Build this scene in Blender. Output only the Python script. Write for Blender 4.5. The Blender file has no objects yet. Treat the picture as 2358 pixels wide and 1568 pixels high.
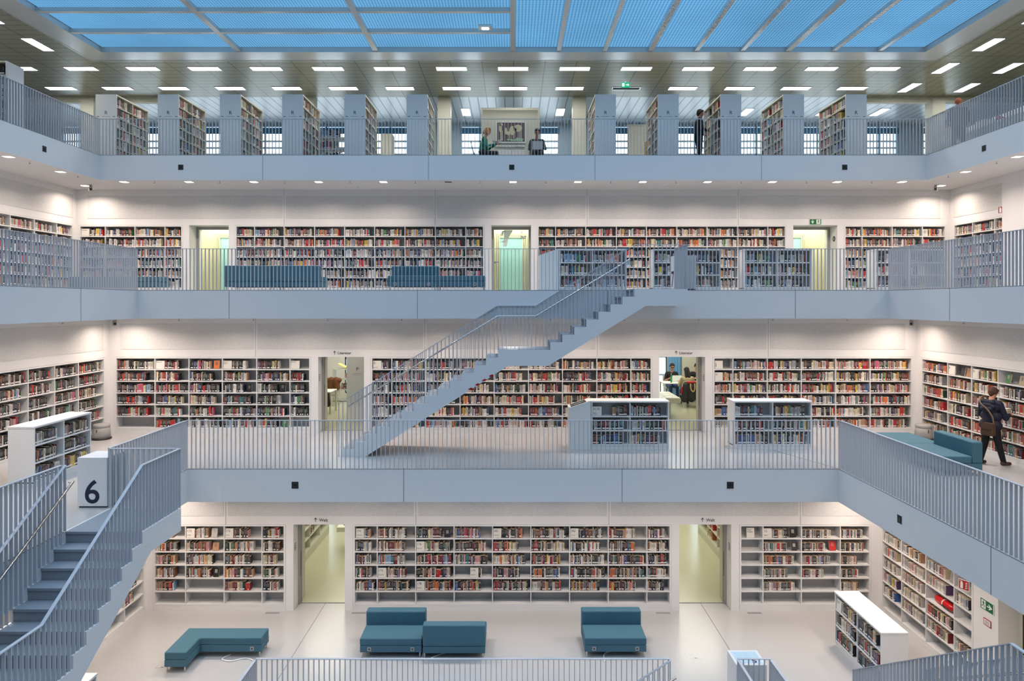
import bpy, math, random
from mathutils import Vector, Matrix
R = random.Random(7)
C = bpy.context.scene.collection
D = bpy.data
PI = math.pi

# ------------------------------------------------------------------ colours and materials
def lin(c):
    c = c / 255.0
    return c / 12.92 if c <= 0.04045 else ((c + 0.055) / 1.055) ** 2.4
def rgb(r, g, b): return (lin(r), lin(g), lin(b), 1.0)

def mat(name, col, rough=0.6, metal=0.0, noise=0.0, nscale=8.0, spec=0.5, emit=None, estr=0.0):
    m = D.materials.new(name); m.use_nodes = True
    nt = m.node_tree; p = nt.nodes['Principled BSDF']
    p.inputs['Base Color'].default_value = col
    p.inputs['Roughness'].default_value = rough
    p.inputs['Metallic'].default_value = metal
    p.inputs['Specular IOR Level'].default_value = spec
    if emit is not None:
        p.inputs['Emission Color'].default_value = emit
        p.inputs['Emission Strength'].default_value = estr
    if noise > 0:
        tc = nt.nodes.new('ShaderNodeTexCoord'); n = nt.nodes.new('ShaderNodeTexNoise')
        n.inputs['Scale'].default_value = nscale; n.inputs['Detail'].default_value = 3
        nt.links.new(tc.outputs['Object'], n.inputs['Vector'])
        mx = nt.nodes.new('ShaderNodeMix'); mx.data_type = 'RGBA'
        mx.inputs['A'].default_value = tuple(c * (1 - noise) for c in col[:3]) + (1,)
        mx.inputs['B'].default_value = tuple(min(1, c * (1 + noise)) for c in col[:3]) + (1,)
        nt.links.new(n.outputs['Fac'], mx.inputs['Factor'])
        nt.links.new(mx.outputs['Result'], p.inputs['Base Color'])
    return m

def emis(name, col, s):
    m = D.materials.new(name); m.use_nodes = True
    nt = m.node_tree; nt.nodes.clear()
    e = nt.nodes.new('ShaderNodeEmission'); o = nt.nodes.new('ShaderNodeOutputMaterial')
    e.inputs['Color'].default_value = col; e.inputs['Strength'].default_value = s
    nt.links.new(e.outputs[0], o.inputs[0])
    return m

M = {}
M['wall'] = mat('white_plaster', (0.80, 0.785, 0.775, 1), 0.55, noise=0.015, nscale=1.5)
M['slab'] = mat('white_fascia', (0.765, 0.772, 0.785, 1), 0.45, noise=0.012, nscale=0.8)
M['soffit'] = mat('white_soffit', (0.78, 0.76, 0.75, 1), 0.7)
M['floor'] = mat('pale_floor_coating', (0.49, 0.48, 0.47, 1), 0.22, noise=0.03, nscale=0.6)
M['seam'] = mat('dark_joint', (0.09, 0.10, 0.12, 1), 0.8)
M['case'] = mat('white_lacquer', (0.78, 0.77, 0.755, 1), 0.4)
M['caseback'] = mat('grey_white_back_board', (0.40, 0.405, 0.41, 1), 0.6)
M['rail'] = mat('grey_painted_steel', (0.50, 0.525, 0.57, 1), 0.38)
M['steel'] = mat('brushed_steel', (0.62, 0.62, 0.62, 1), 0.25, 1.0)
M['tread'] = mat('grey_tread_coating', (0.27, 0.30, 0.34, 1), 0.6, noise=0.04, spec=0.15)
M['sofa'] = mat('teal_wool', (0.046, 0.135, 0.185, 1), 0.75, noise=0.10, nscale=60)
M['sofabase'] = mat('teal_wool_base', (0.055, 0.145, 0.20, 1), 0.75, noise=0.08, nscale=60)
M['black'] = mat('black_plastic', (0.012, 0.012, 0.014, 1), 0.5)
M['darkblue'] = mat('navy_lettering', (0.004, 0.008, 0.045, 1), 0.5)
M['ink'] = mat('black_lettering', (0.02, 0.02, 0.022, 1), 0.6)
M['card'] = mat('cream_card', (0.76, 0.73, 0.66, 1), 0.6)
M['paper'] = mat('white_paper', (0.82, 0.82, 0.80, 1), 0.6)
M['cream'] = mat('cream_lacquer', (0.62, 0.61, 0.50, 1), 0.5)
M['panelgrey'] = mat('grey_end_panel', (0.76, 0.755, 0.74, 1), 0.45)
M['yellow'] = mat('pale_yellow_wall', (0.66, 0.645, 0.46, 1), 0.5)
M['yfloor'] = mat('pale_green_floor', (0.52, 0.505, 0.355, 1), 0.22)
M['green'] = mat('exit_green', rgb(0, 100, 50), 0.5)
M['white'] = mat('sign_white', (0.86, 0.88, 0.84, 1), 0.5)
M['red'] = mat('sign_red', rgb(170, 20, 25), 0.5)
M['redgloss'] = mat('red_enamel', rgb(200, 20, 25), 0.22)
M['greyplastic'] = mat('warm_grey_plastic', (0.36, 0.35, 0.335, 1), 0.5)
M['bluegrey'] = mat('blue_grey_frame', rgb(165, 190, 208), 0.4)
M['blind'] = mat('blue_roller_blind', rgb(60, 120, 160), 0.7)
M['darkglass'] = mat('dark_screen', (0.02, 0.025, 0.03, 1), 0.12)
M['alu'] = mat('satin_aluminium', (0.66, 0.66, 0.64, 1), 0.22, 0.35)
M['lens'] = emis('lamp_diffuser', (1.0, 0.96, 0.90, 1), 14.0)
M['strip'] = emis('ceiling_light_diffuser', (1.0, 0.98, 0.93, 1), 22.0)
M['exitglow'] = emis('lit_exit_green', rgb(40, 190, 140), 1.0)
M['exitglowwhite'] = emis('lit_exit_white', (0.8, 1.0, 0.9, 1), 1.1)

# perforated acoustic board: a fine grid of slots
def perforated(name, base, hole, pitch, axes='XZ'):
    m = D.materials.new(name); m.use_nodes = True
    nt = m.node_tree; p = nt.nodes['Principled BSDF']; p.inputs['Roughness'].default_value = 0.75
    tc = nt.nodes.new('ShaderNodeTexCoord'); sp = nt.nodes.new('ShaderNodeSeparateXYZ')
    nt.links.new(tc.outputs['Object'], sp.inputs[0])
    fr = []
    for a, pt in zip(axes, (pitch, pitch)):
        d = nt.nodes.new('ShaderNodeMath'); d.operation = 'MULTIPLY'; d.inputs[1].default_value = 2 * PI / pt
        nt.links.new(sp.outputs[a], d.inputs[0])
        s = nt.nodes.new('ShaderNodeMath'); s.operation = 'SINE'; nt.links.new(d.outputs[0], s.inputs[0]); fr.append(s)
    mu = nt.nodes.new('ShaderNodeMath'); mu.operation = 'MULTIPLY'
    nt.links.new(fr[0].outputs[0], mu.inputs[0]); nt.links.new(fr[1].outputs[0], mu.inputs[1])
    n = nt.nodes.new('ShaderNodeTexNoise'); n.inputs['Scale'].default_value = 45
    nt.links.new(tc.outputs['Object'], n.inputs['Vector'])
    ad = nt.nodes.new('ShaderNodeMath'); ad.operation = 'MULTIPLY_ADD'; ad.inputs[1].default_value = 0.3
    nt.links.new(mu.outputs[0], ad.inputs[0]); nt.links.new(n.outputs['Fac'], ad.inputs[2])
    mx = nt.nodes.new('ShaderNodeMix'); mx.data_type = 'RGBA'
    mx.inputs['A'].default_value = base; mx.inputs['B'].default_value = hole
    nt.links.new(ad.outputs[0], mx.inputs['Factor']); nt.links.new(mx.outputs['Result'], p.inputs['Base Color'])
    return m
M['acoustic'] = perforated('perforated_acoustic_board', (0.80, 0.785, 0.77, 1), (0.52, 0.51, 0.50, 1), 0.048)

# metal ceiling: planks with joints
def plank_ceiling(name, px, py, col, gap):
    m = D.materials.new(name); m.use_nodes = True
    nt = m.node_tree; p = nt.nodes['Principled BSDF']
    p.inputs['Metallic'].default_value = 0.30; p.inputs['Roughness'].default_value = 0.32
    tc = nt.nodes.new('ShaderNodeTexCoord'); sp = nt.nodes.new('ShaderNodeSeparateXYZ')
    nt.links.new(tc.outputs['Object'], sp.inputs[0])
    def tri(ax, pitch, w):
        d = nt.nodes.new('ShaderNodeMath'); d.operation = 'DIVIDE'; d.inputs[1].default_value = pitch
        nt.links.new(sp.outputs[ax], d.inputs[0])
        f = nt.nodes.new('ShaderNodeMath'); f.operation = 'FRACT'; nt.links.new(d.outputs[0], f.inputs[0])
        l = nt.nodes.new('ShaderNodeMath'); l.operation = 'LESS_THAN'; l.inputs[1].default_value = w / pitch
        nt.links.new(f.outputs[0], l.inputs[0]); return l, f
    a, fa = tri('X', px, gap); b, fb = tri('Y', py, gap)
    mxm = nt.nodes.new('ShaderNodeMath'); mxm.operation = 'MAXIMUM'
    nt.links.new(a.outputs[0], mxm.inputs[0]); nt.links.new(b.outputs[0], mxm.inputs[1])
    dotx = nt.nodes.new('ShaderNodeTexNoise'); dotx.inputs['Scale'].default_value = 30
    nt.links.new(tc.outputs['Object'], dotx.inputs['Vector'])
    m0 = nt.nodes.new('ShaderNodeMix'); m0.data_type = 'RGBA'
    m0.inputs['A'].default_value = tuple(c * 0.85 for c in col[:3]) + (1,); m0.inputs['B'].default_value = tuple(c * 1.15 for c in col[:3]) + (1,)
    nt.links.new(dotx.outputs['Fac'], m0.inputs['Factor'])
    m1 = nt.nodes.new('ShaderNodeMix'); m1.data_type = 'RGBA'
    nt.links.new(mxm.outputs[0], m1.inputs['Factor']); nt.links.new(m0.outputs['Result'], m1.inputs['A'])
    m1.inputs['B'].default_value = tuple(c * 0.35 for c in col[:3]) + (1,)
    nt.links.new(m1.outputs['Result'], p.inputs['Base Color'])
    bp = nt.nodes.new('ShaderNodeBump'); bp.inputs['Strength'].default_value = 0.12; bp.inputs['Distance'].default_value = 0.05
    nt.links.new(fb.outputs[0], bp.inputs['Height']); nt.links.new(bp.outputs[0], p.inputs['Normal'])
    return m
M['ceil'] = plank_ceiling('perforated_metal_planks', 0.96, 0.32, (0.27, 0.262, 0.20, 1), 0.03)
M['ceilside'] = plank_ceiling('perforated_metal_planks_side', 0.32, 0.96, (0.25, 0.237, 0.135, 1), 0.03)
M['ceilout'] = plank_ceiling('metal_strip_ceiling', 0.32, 50.0, (0.56, 0.60, 0.62, 1), 0.04)

# backlit skylight louvre: the sky seen through an egg-crate grid
def skylight_mat(name, px, py):
    m = D.materials.new(name); m.use_nodes = True
    nt = m.node_tree; nt.nodes.clear()
    o = nt.nodes.new('ShaderNodeOutputMaterial'); e = nt.nodes.new('ShaderNodeEmission')
    tc = nt.nodes.new('ShaderNodeTexCoord'); sp = nt.nodes.new('ShaderNodeSeparateXYZ')
    nt.links.new(tc.outputs['Object'], sp.inputs[0])
    acc = []
    for ax, pt in (('X', px), ('Y', py)):
        d = nt.nodes.new('ShaderNodeMath'); d.operation = 'MULTIPLY'; d.inputs[1].default_value = 2 * PI / pt
        nt.links.new(sp.outputs[ax], d.inputs[0])
        s = nt.nodes.new('ShaderNodeMath'); s.operation = 'SINE'; nt.links.new(d.outputs[0], s.inputs[0]); acc.append(s)
    ad = nt.nodes.new('ShaderNodeMath'); ad.operation = 'ADD'
    nt.links.new(acc[0].outputs[0], ad.inputs[0]); nt.links.new(acc[1].outputs[0], ad.inputs[1])
    mr = nt.nodes.new('ShaderNodeMapRange'); mr.inputs['From Min'].default_value = -1.6; mr.inputs['From Max'].default_value = 1.6
    nt.links.new(ad.outputs[0], mr.inputs['Value'])
    n = nt.nodes.new('ShaderNodeTexNoise'); n.inputs['Scale'].default_value = 0.35
    nt.links.new(tc.outputs['Object'], n.inputs['Vector'])
    mx = nt.nodes.new('ShaderNodeMix'); mx.data_type = 'RGBA'
    mx.inputs['A'].default_value = rgb(72, 136, 192); mx.inputs['B'].default_value = rgb(128, 192, 234)
    nt.links.new(mr.outputs[0], mx.inputs['Factor'])
    nt.links.new(mx.outputs['Result'], e.inputs['Color'])
    st = nt.nodes.new('ShaderNodeMapRange'); st.inputs['To Min'].default_value = 0.70; st.inputs['To Max'].default_value = 1.18
    nt.links.new(n.outputs['Fac'], st.inputs['Value']); nt.links.new(st.outputs[0], e.inputs['Strength'])
    nt.links.new(e.outputs[0], o.inputs[0])
    return m
M['sky1'] = skylight_mat('skylight_louvre', 0.075, 0.05)
M['sky2'] = skylight_mat('skylight_louvre_turned', 0.085, 0.10)

def glass_mat(name, tint, gloss):
    m = D.materials.new(name); m.use_nodes = True
    nt = m.node_tree; nt.nodes.clear()
    o = nt.nodes.new('ShaderNodeOutputMaterial'); t = nt.nodes.new('ShaderNodeBsdfTransparent'); g = nt.nodes.new('ShaderNodeBsdfGlossy')
    t.inputs['Color'].default_value = tint; g.inputs['Roughness'].default_value = 0.05
    mx = nt.nodes.new('ShaderNodeMixShader'); mx.inputs[0].default_value = gloss
    nt.links.new(t.outputs[0], mx.inputs[1]); nt.links.new(g.outputs[0], mx.inputs[2]); nt.links.new(mx.outputs[0], o.inputs[0])
    return m
M['glass'] = glass_mat('clear_pane', (0.93, 0.96, 0.97, 1), 0.06)
M['aquaglass'] = mat('frosted_aqua_pane', rgb(170, 222, 218), 0.25)

def film_mat():
    m = D.materials.new('white_glass_film'); m.use_nodes = True
    nt = m.node_tree; nt.nodes.clear()
    o = nt.nodes.new('ShaderNodeOutputMaterial'); t = nt.nodes.new('ShaderNodeBsdfTranslucent'); d = nt.nodes.new('ShaderNodeBsdfDiffuse'); mx = nt.nodes.new('ShaderNodeMixShader')
    t.inputs['Color'].default_value = (.95, .97, .97, 1); d.inputs['Color'].default_value = (.85, .88, .88, 1)
    nt.links.new(t.outputs[0], mx.inputs[1]); nt.links.new(d.outputs[0], mx.inputs[2]); nt.links.new(mx.outputs[0], o.inputs[0]); return m
M['film'] = film_mat()
# book materials: colour from the object, or from a face attribute in the mass of books
def book_mat(name, src):
    m = D.materials.new(name); m.use_nodes = True
    nt = m.node_tree; p = nt.nodes['Principled BSDF']; p.inputs['Roughness'].default_value = 0.5
    if src == 'obj':
        n = nt.nodes.new('ShaderNodeObjectInfo'); nt.links.new(n.outputs['Color'], p.inputs['Base Color'])
    else:
        n = nt.nodes.new('ShaderNodeAttribute'); n.attribute_name = 'col'; nt.links.new(n.outputs['Color'], p.inputs['Base Color'])
    return m
M['bookobj'] = book_mat('book_cover', 'obj')
M['bookatt'] = book_mat('book_covers', 'att')
def title_mat():
    m = D.materials.new('spine_title'); m.use_nodes = True
    nt = m.node_tree; p = nt.nodes['Principled BSDF']; p.inputs['Roughness'].default_value = 0.5
    n = nt.nodes.new('ShaderNodeObjectInfo'); b = nt.nodes.new('ShaderNodeRGBToBW'); c = nt.nodes.new('ShaderNodeMath'); c.operation = 'GREATER_THAN'; c.inputs[1].default_value = 0.16
    nt.links.new(n.outputs['Color'], b.inputs[0]); nt.links.new(b.outputs[0], c.inputs[0])
    mx = nt.nodes.new('ShaderNodeMix'); mx.data_type = 'RGBA'; mx.inputs['A'].default_value = (.40, .38, .34, 1); mx.inputs['B'].default_value = (.12, .11, .11, 1)
    nt.links.new(c.outputs[0], mx.inputs['Factor'])
    m2 = nt.nodes.new('ShaderNodeMix'); m2.data_type = 'RGBA'; nt.links.new(n.outputs['Random'], m2.inputs['Factor'])
    nt.links.new(mx.outputs['Result'], m2.inputs['A']); nt.links.new(n.outputs['Color'], m2.inputs['B']); nt.links.new(m2.outputs['Result'], p.inputs['Base Color'])
    return m
M['title'] = title_mat()
PAGES = (0.66, 0.52, 0.37, 1)
M['pages'] = mat('book_pages', PAGES, 0.8)
M['sticker'] = mat('spine_sticker', (0.75, 0.75, 0.73, 1), 0.6)

# ------------------------------------------------------------------ mesh helpers
class MB:
    def __init__(s): s.v = []; s.f = []; s.mi = []
    def poly(s, pts, faces, mi=0):
        b = len(s.v); s.v += [tuple(p) for p in pts]
        for f in faces: s.f.append(tuple(i + b for i in f)); s.mi.append(mi)
    def box(s, x0, x1, y0, y1, z0, z1, mi=0, mt=None):
        if x1 < x0: x0, x1 = x1, x0
        if y1 < y0: y0, y1 = y1, y0
        if z1 < z0: z0, z1 = z1, z0
        p = [(x0, y0, z0), (x1, y0, z0), (x1, y1, z0), (x0, y1, z0), (x0, y0, z1), (x1, y0, z1), (x1, y1, z1), (x0, y1, z1)]
        if mt is not None: p = [mt @ Vector(q) for q in p]
        s.poly(p, [(0, 3, 2, 1), (4, 5, 6, 7), (0, 1, 5, 4), (1, 2, 6, 5), (2, 3, 7, 6), (3, 0, 4, 7)], mi)
    def prism(s, pts2, a0, a1, axis='Y', mi=0):
        # pts2: polygon in the plane normal to axis (XZ for Y, XY for Z, YZ for X)
        n = len(pts2)
        def mk(p, a): return (p[0], a, p[1]) if axis == 'Y' else ((p[0], p[1], a) if axis == 'Z' else (a, p[0], p[1]))
        v = [mk(p, a0) for p in pts2] + [mk(p, a1) for p in pts2]
        f = [tuple(range(n)), tuple(range(2 * n - 1, n - 1, -1))] + [(i, i + n, (i + 1) % n + n, (i + 1) % n) for i in range(n)]
        s.poly(v, f, mi)
    def tube(s, pts, r, seg=8, mi=0):
        pts = [Vector(p) for p in pts]; b = len(s.v); n = len(pts)
        for i, p in enumerate(pts):
            t = (pts[min(i + 1, n - 1)] - pts[max(i - 1, 0)]).normalized()
            u = t.cross(Vector((0, 0, 1)));
            if u.length < 1e-3: u = t.cross(Vector((0, 1, 0)))
            u.normalize(); w = u.cross(t)
            for k in range(seg):
                a = 2 * PI * k / seg
                s.v.append(tuple(p + u * (r * math.cos(a)) + w * (r * math.sin(a))))
        for i in range(n - 1):
            for k in range(seg):
                s.f.append((b + i * seg + k, b + i * seg + (k + 1) % seg, b + (i + 1) * seg + (k + 1) % seg, b + (i + 1) * seg + k)); s.mi.append(mi)
        s.f.append(tuple(b + k for k in range(seg - 1, -1, -1))); s.mi.append(mi)
        s.f.append(tuple(b + (n - 1) * seg + k for k in range(seg))); s.mi.append(mi)
    def lathe(s, prof, cx, cy, z0, seg=24, mi=0, sx=1.0, sy=1.0):
        b = len(s.v); n = len(prof)
        for r, z in prof:
            for k in range(seg):
                a = 2 * PI * k / seg; s.v.append((cx + r * sx * math.cos(a), cy + r * sy * math.sin(a), z0 + z))
        for i in range(n - 1):
            for k in range(seg):
                s.f.append((b + i * seg + k, b + i * seg + (k + 1) % seg, b + (i + 1) * seg + (k + 1) % seg, b + (i + 1) * seg + k)); s.mi.append(mi)
        s.f.append(tuple(b + k for k in range(seg - 1, -1, -1))); s.mi.append(mi)
        s.f.append(tuple(b + (n - 1) * seg + k for k in range(seg))); s.mi.append(mi)
    def mesh(s, name, mats):
        me = D.meshes.new(name); me.from_pydata(s.v, [], s.f); me.update()
        for m in (mats if isinstance(mats, (list, tuple)) else [mats]): me.materials.append(m)
        if any(s.mi): me.polygons.foreach_set('material_index', s.mi)
        return me
    def obj(s, name, mats, parent=None, bevel=0, smooth=False, loc=None):
        me = s.mesh(name, mats)
        if smooth:
            for p in me.polygons: p.use_smooth = True
        return put(name, me, parent, bevel, loc)

def put(name, data, parent=None, bevel=0, loc=None):
    o = D.objects.new(name, data); C.objects.link(o)
    if parent is not None: o.parent = parent
    if loc is not None: o.location = loc
    if bevel:
        b = o.modifiers.new('edge', 'BEVEL'); b.width = bevel; b.segments = 2; b.limit_method = 'ANGLE'
    return o

LABELS = set()
def tag(o, label, cat, group=None, kind=None):
    o['label'] = label; o['category'] = cat
    if group: o['group'] = group
    if kind: o['kind'] = kind
    return o
def thing(name, label, cat, loc=(0, 0, 0), rz=0.0, group=None):
    o = D.objects.new(name, None); C.objects.link(o)
    o.empty_display_size = 0.1; o.location = loc; o.rotation_euler = (0, 0, rz)
    return tag(o, label, cat, group)
def struct(mb, name, mats, **k):
    o = mb.obj(name, mats, **k); o['kind'] = 'structure'; return o
def bx(name, m, parent, *a, bevel=0):
    b = MB(); b.box(*a); return b.obj(name, m, parent, bevel=bevel)

def text(body, size, m, parent, loc, rot, name='lettering', align='LEFT', bold=0.0):
    cu = D.curves.new(name, 'FONT'); cu.body = body; cu.size = size; cu.align_x = align; cu.extrude = 0.0008; cu.offset = bold
    t = D.objects.new(name, cu); C.objects.link(t)
    dg = bpy.context.evaluated_depsgraph_get(); dg.update()
    me = D.meshes.new_from_object(t.evaluated_get(dg)); D.objects.remove(t); D.curves.remove(cu)
    me.materials.clear(); me.materials.append(m); me.name = name
    o = put(name, me, parent, loc=loc); o.rotation_euler = rot
    return o

ORD = 'first second third fourth fifth sixth seventh eighth ninth tenth eleventh twelfth thirteenth fourteenth fifteenth sixteenth seventeenth eighteenth nineteenth twentieth'.split()
def ordn(i):
    if i < 20: return ORD[i]
    t = ['twenty', 'thirty', 'forty', 'fifty', 'sixty', 'seventy', 'eighty', 'ninety']
    e = 'twentieth thirtieth fortieth fiftieth sixtieth seventieth eightieth ninetieth'.split()
    n = i + 1; q, r = divmod(n, 10)
    return e[q - 2] if r == 0 else t[q - 2] + '-' + ORD[r - 1]

# ------------------------------------------------------------------ the hall: concentric square galleries, seen along +Y
F = 1572.0; VX, VY = 1181.5, 698.0                # focal length and principal point in pixels
CY = 7.83                                         # hall centre lies this far in front of the camera
Z = {5: -7.60, 6: -3.63, 7: 0.335, 8: 4.31}        # gallery floors, metres from eye height
A = {5: 4.70, 6: 7.14, 7: 9.58, 8: 12.02}          # half width of each opening
W = {5: 9.06, 6: 11.27, 7: 13.80}                  # half width between the gallery walls (sides)
DW = {5: 16.87, 6: 19.05, 7: 21.58}                # far wall distance
SL = 0.73                                         # slab thickness
CEIL = 7.30
NAME = {5: 'lowest gallery', 6: 'second gallery', 7: 'third gallery', 8: 'top gallery'}
BACKY = 27.8
OUT = BACKY - CY

def ring(mb, a, o, z0, z1, mi=0):
    for x0, x1, y0, y1 in ((-o, o, CY + a, CY + o), (-o, o, CY - o, CY - a), (-o, -a, CY - a, CY + a), (a, o, CY - a, CY + a)):
        mb.box(x0, x1, y0, y1, z0, z1, mi)

for k in (5, 6, 7, 8):
    mb = MB(); ring(mb, A[k], OUT, Z[k] - SL, Z[k])
    me = mb.mesh('floor', [M['floor'], M['slab'], M['soffit']])
    for p in me.polygons:
        p.material_index = 0 if p.normal.z > 0.5 else (2 if p.normal.z < -0.5 else 1)
    o = put('floor', me); o['kind'] = 'structure'
# joints in the white edge bands
def joints(k, xs, ys=()):
    z0, z1 = Z[k] - SL, Z[k]
    mb = MB()
    for x in xs: mb.box(x - .0045, x + .0045, CY + A[k] - .003, CY + A[k] + .01, z0, z1)
    for x, y in ys:
        mb.box(x - .003 if x > 0 else x - .01, x + .01 if x > 0 else x + .003, y - .0045, y + .0045, z0, z1)
    mb.box(-A[k], A[k], CY + A[k] - .0025, CY + A[k] + .01, z1 - .012, z1 - .004)   # shadow gap under the floor edge
    for sx in (-1, 1): mb.box(sx * A[k] - .0025, sx * A[k] + .0025, 2.0, CY + A[k], z1 - .012, z1 - .004)
    struct(mb, 'trim_%d' % k, M['seam'])
joints(8, (-7.28, -2.46, 2.38, 7.22))
joints(7, (-7.24, -2.44, 2.42, 7.20), ((-A[7], 15.13), (A[7], 14.98)))
joints(6, (-2.40, 2.39), ((A[6], 10.2), (-A[6], 10.2)))
joints(5, (-1.6, 1.6))

# ------------------------------------------------------------------ walls with niches for the book cases and door openings
def wall(name, u0, u1, zb, zt, niches, doors, loc, rz, th=0.9, nd=0.36):
    mb = MB()
    def layer(holes, v0, v1):
        us = sorted({u0, u1} | {min(max(a, u0), u1) for h in holes for a in h[:2]}); zs = sorted({zb, zt} | {a for h in holes for a in h[2:]})
        for i in range(len(us) - 1):
            run = None
            for j in range(len(zs) - 1):
                cu, cz = (us[i] + us[i + 1]) / 2, (zs[j] + zs[j + 1]) / 2
                solid = not any(h[0] < cu < h[1] and h[2] < cz < h[3] for h in holes)
                if solid: run = (run[0], zs[j + 1]) if run else (zs[j], zs[j + 1])
                if (not solid or j == len(zs) - 2) and run:
                    mb.box(us[i], us[i + 1], v0, v1, run[0], run[1]); run = None
    layer(niches + doors, 0, nd); layer(doors, nd, th)
    o = struct(mb, name, M['wall']); o.location = loc; o.rotation_euler = (0, 0, rz); return o

CT = 2.13      # case and door head height above the floor
def niche(us, k): return [(a, b, Z[k], Z[k] + CT) for a, b in us]
X5 = dict(l=[-8.85, -8.10, -7.145, -6.21, -5.67], c=[-3.91, -3.36, -2.41, -1.46, -.51, .44, 1.40, 2.355, 3.31, 3.865], r=[5.64, 6.18, 7.13, 8.09, 8.80])
X6 = dict(l=[-11.07, -10.0, -9.05, -8.12, -7.16, -6.23, -5.69], c=[-3.93, -3.39, -2.44, -1.48, -.53, .43, 1.38, 2.34, 3.29, 3.84], r=[5.62, 6.14, 7.10, 8.05, 9.01, 9.97, 11.11])
X7 = dict(l=[-13.68, -12.9, -11.96, -11.01, -10.49], cl=[-8.745, -8.18, -7.24, -6.28, -5.33, -4.38, -3.42, -2.46, -1.50, -.955],
          cr=[.81, 1.345, 2.30, 3.27, 4.22, 5.18, 6.14, 7.11, 8.06, 8.60], r=[10.51, 11.04, 11.99, 12.95, 13.65])
B = 0.05
def span(c): return (c[0] - B, c[-1] + B)
DOORS = {5: [(-5.43, -4.16), (4.11, 5.39)], 6: [(-5.44, -4.16), (4.08, 5.36)], 7: [(-10.24, -8.99), (-.69, .57), (8.86, 10.25)]}
for k, XS in ((5, X5), (6, X6), (7, X7)):
    wall('wall_back', -OUT, OUT, Z[k], Z[k + 1] - SL, niche([span(c) for c in XS.values()], k), niche(DOORS[k], k), (0, DW[k], 0), 0)
# side walls: u runs along +Y on the left wall and along -Y on the right wall
S5 = [13.49, 14.04, 15.0, 15.94, 16.74]
S6 = [10.2, 11.15, 12.1, 13.03, 13.98, 14.93, 15.88, 16.8, 17.72, 18.8]
S7L = [14.0, 14.95, 15.9, 16.85, 17.8, 18.75, 19.7, 20.66, 21.36]
S7R = [19.17, 19.58, 20.52, 21.34]
wall('wall_left', CY - OUT, DW[5], Z[5], Z[6] - SL, niche([span(S5)], 5), niche([(11.3, 12.6)], 5), (-W[5], 0, 0), PI / 2)
wall('wall_right', -DW[5], OUT - CY, Z[5], Z[6] - SL, niche([(-S5[-1] - B, -S5[0] + B)], 5), niche([(-12.75, -11.4)], 5), (W[5], 0, 0), -PI / 2)
wall('wall_left', CY - OUT, DW[6], Z[6], Z[7] - SL, niche([span(S6)], 6), [], (-W[6], 0, 0), PI / 2)
wall('wall_right', -DW[6], OUT - CY, Z[6], Z[7] - SL, niche([(-S6[-1] - B, -S6[0] + B)], 6), [], (W[6], 0, 0), -PI / 2)
wall('wall_left', CY - OUT, DW[7], Z[7], Z[8] - SL, niche([span(S7L)], 7), [], (-W[7], 0, 0), PI / 2)
wall('wall_right', -DW[7], OUT - CY, Z[7], Z[8] - SL, niche([(-S7R[-1] - B, -S7R[0] + B)], 7), [], (W[7], 0, 0), -PI / 2)
# pier standing forward of the right wall on the third gallery
mb = MB(); mb.box(13.68, W[7], 15.0, 19.10, Z[7], Z[8] - SL); struct(mb, 'wall_pier', M['wall'])
# near walls, behind the viewpoint
for k in (5, 6, 7):
    mb = MB(); mb.box(-W[k] - .9, W[k] + .9, CY - W[k] - .5, CY - W[k], Z[k], Z[k + 1] - SL); struct(mb, 'wall_front', M['wall'])
mb = MB(); mb.box(-W[5] - 2, W[5] + 2, CY - W[5] - 2, CY + W[5] + 2, -11.9, -11.57); struct(mb, 'floor', M['floor'])
for sx in (-1, 1):
    mb = MB(); mb.box(sx * 6.6, sx * 6.9, CY - 7, CY + 7, -11.57, Z[5] - SL); struct(mb, 'wall_left' if sx < 0 else 'wall_right', M['wall'])
mb = MB(); mb.box(-6.9, 6.9, CY + 6.6, CY + 6.9, -11.57, Z[5] - SL); struct(mb, 'wall_back', M['wall'])

# perforated acoustic boards above the cases, with joints
def acoustic(k, js, loc, rz, u0, u1, side):
    z0, z1 = Z[k] + 2.34, Z[k] + 3.06
    e = [u0] + js + [u1]; g = .055
    for i in range(len(e) - 1):
        mb = MB(); mb.box(e[i] + (g if i else 0), e[i + 1] - (g if i < len(e) - 2 else 0), -.008, .02, z0, z1)
        o = struct(mb, 'wall_panel', M['acoustic']); o.location = loc; o.rotation_euler = (0, 0, rz)
    mb = MB()
    for j in js: mb.box(j - .005, j + .005, -.004, .01, Z[k] + CT, Z[k + 1] - SL)
    if js:
        o = struct(mb, 'trim_%d' % (k + 10), M['greyplastic']); o.location = loc; o.rotation_euler = (0, 0, rz)
acoustic(7, [-7.24, -2.46, 2.34, 7.12], (0, DW[7], 0), 0, -13.45, 13.5, 'far')
acoustic(6, [-7.19, -2.46, 2.35, 7.12], (0, DW[6], 0), 0, -10.97, 10.95, 'far')
acoustic(5, [-7.1, -2.40, 2.37, 7.1], (0, DW[5], 0), 0, -8.75, 8.7, 'far')
for k in (5, 6, 7):
    acoustic(k, [], (-W[k], 0, 0), PI / 2, 9.0, DW[k] - (.28 if k < 7 else .18), 'left')
    acoustic(k, [], (W[k], 0, 0), -PI / 2, -DW[k] + (.28 if k < 7 else .18), -(9.0 if k < 7 else 19.2), 'right')

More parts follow.
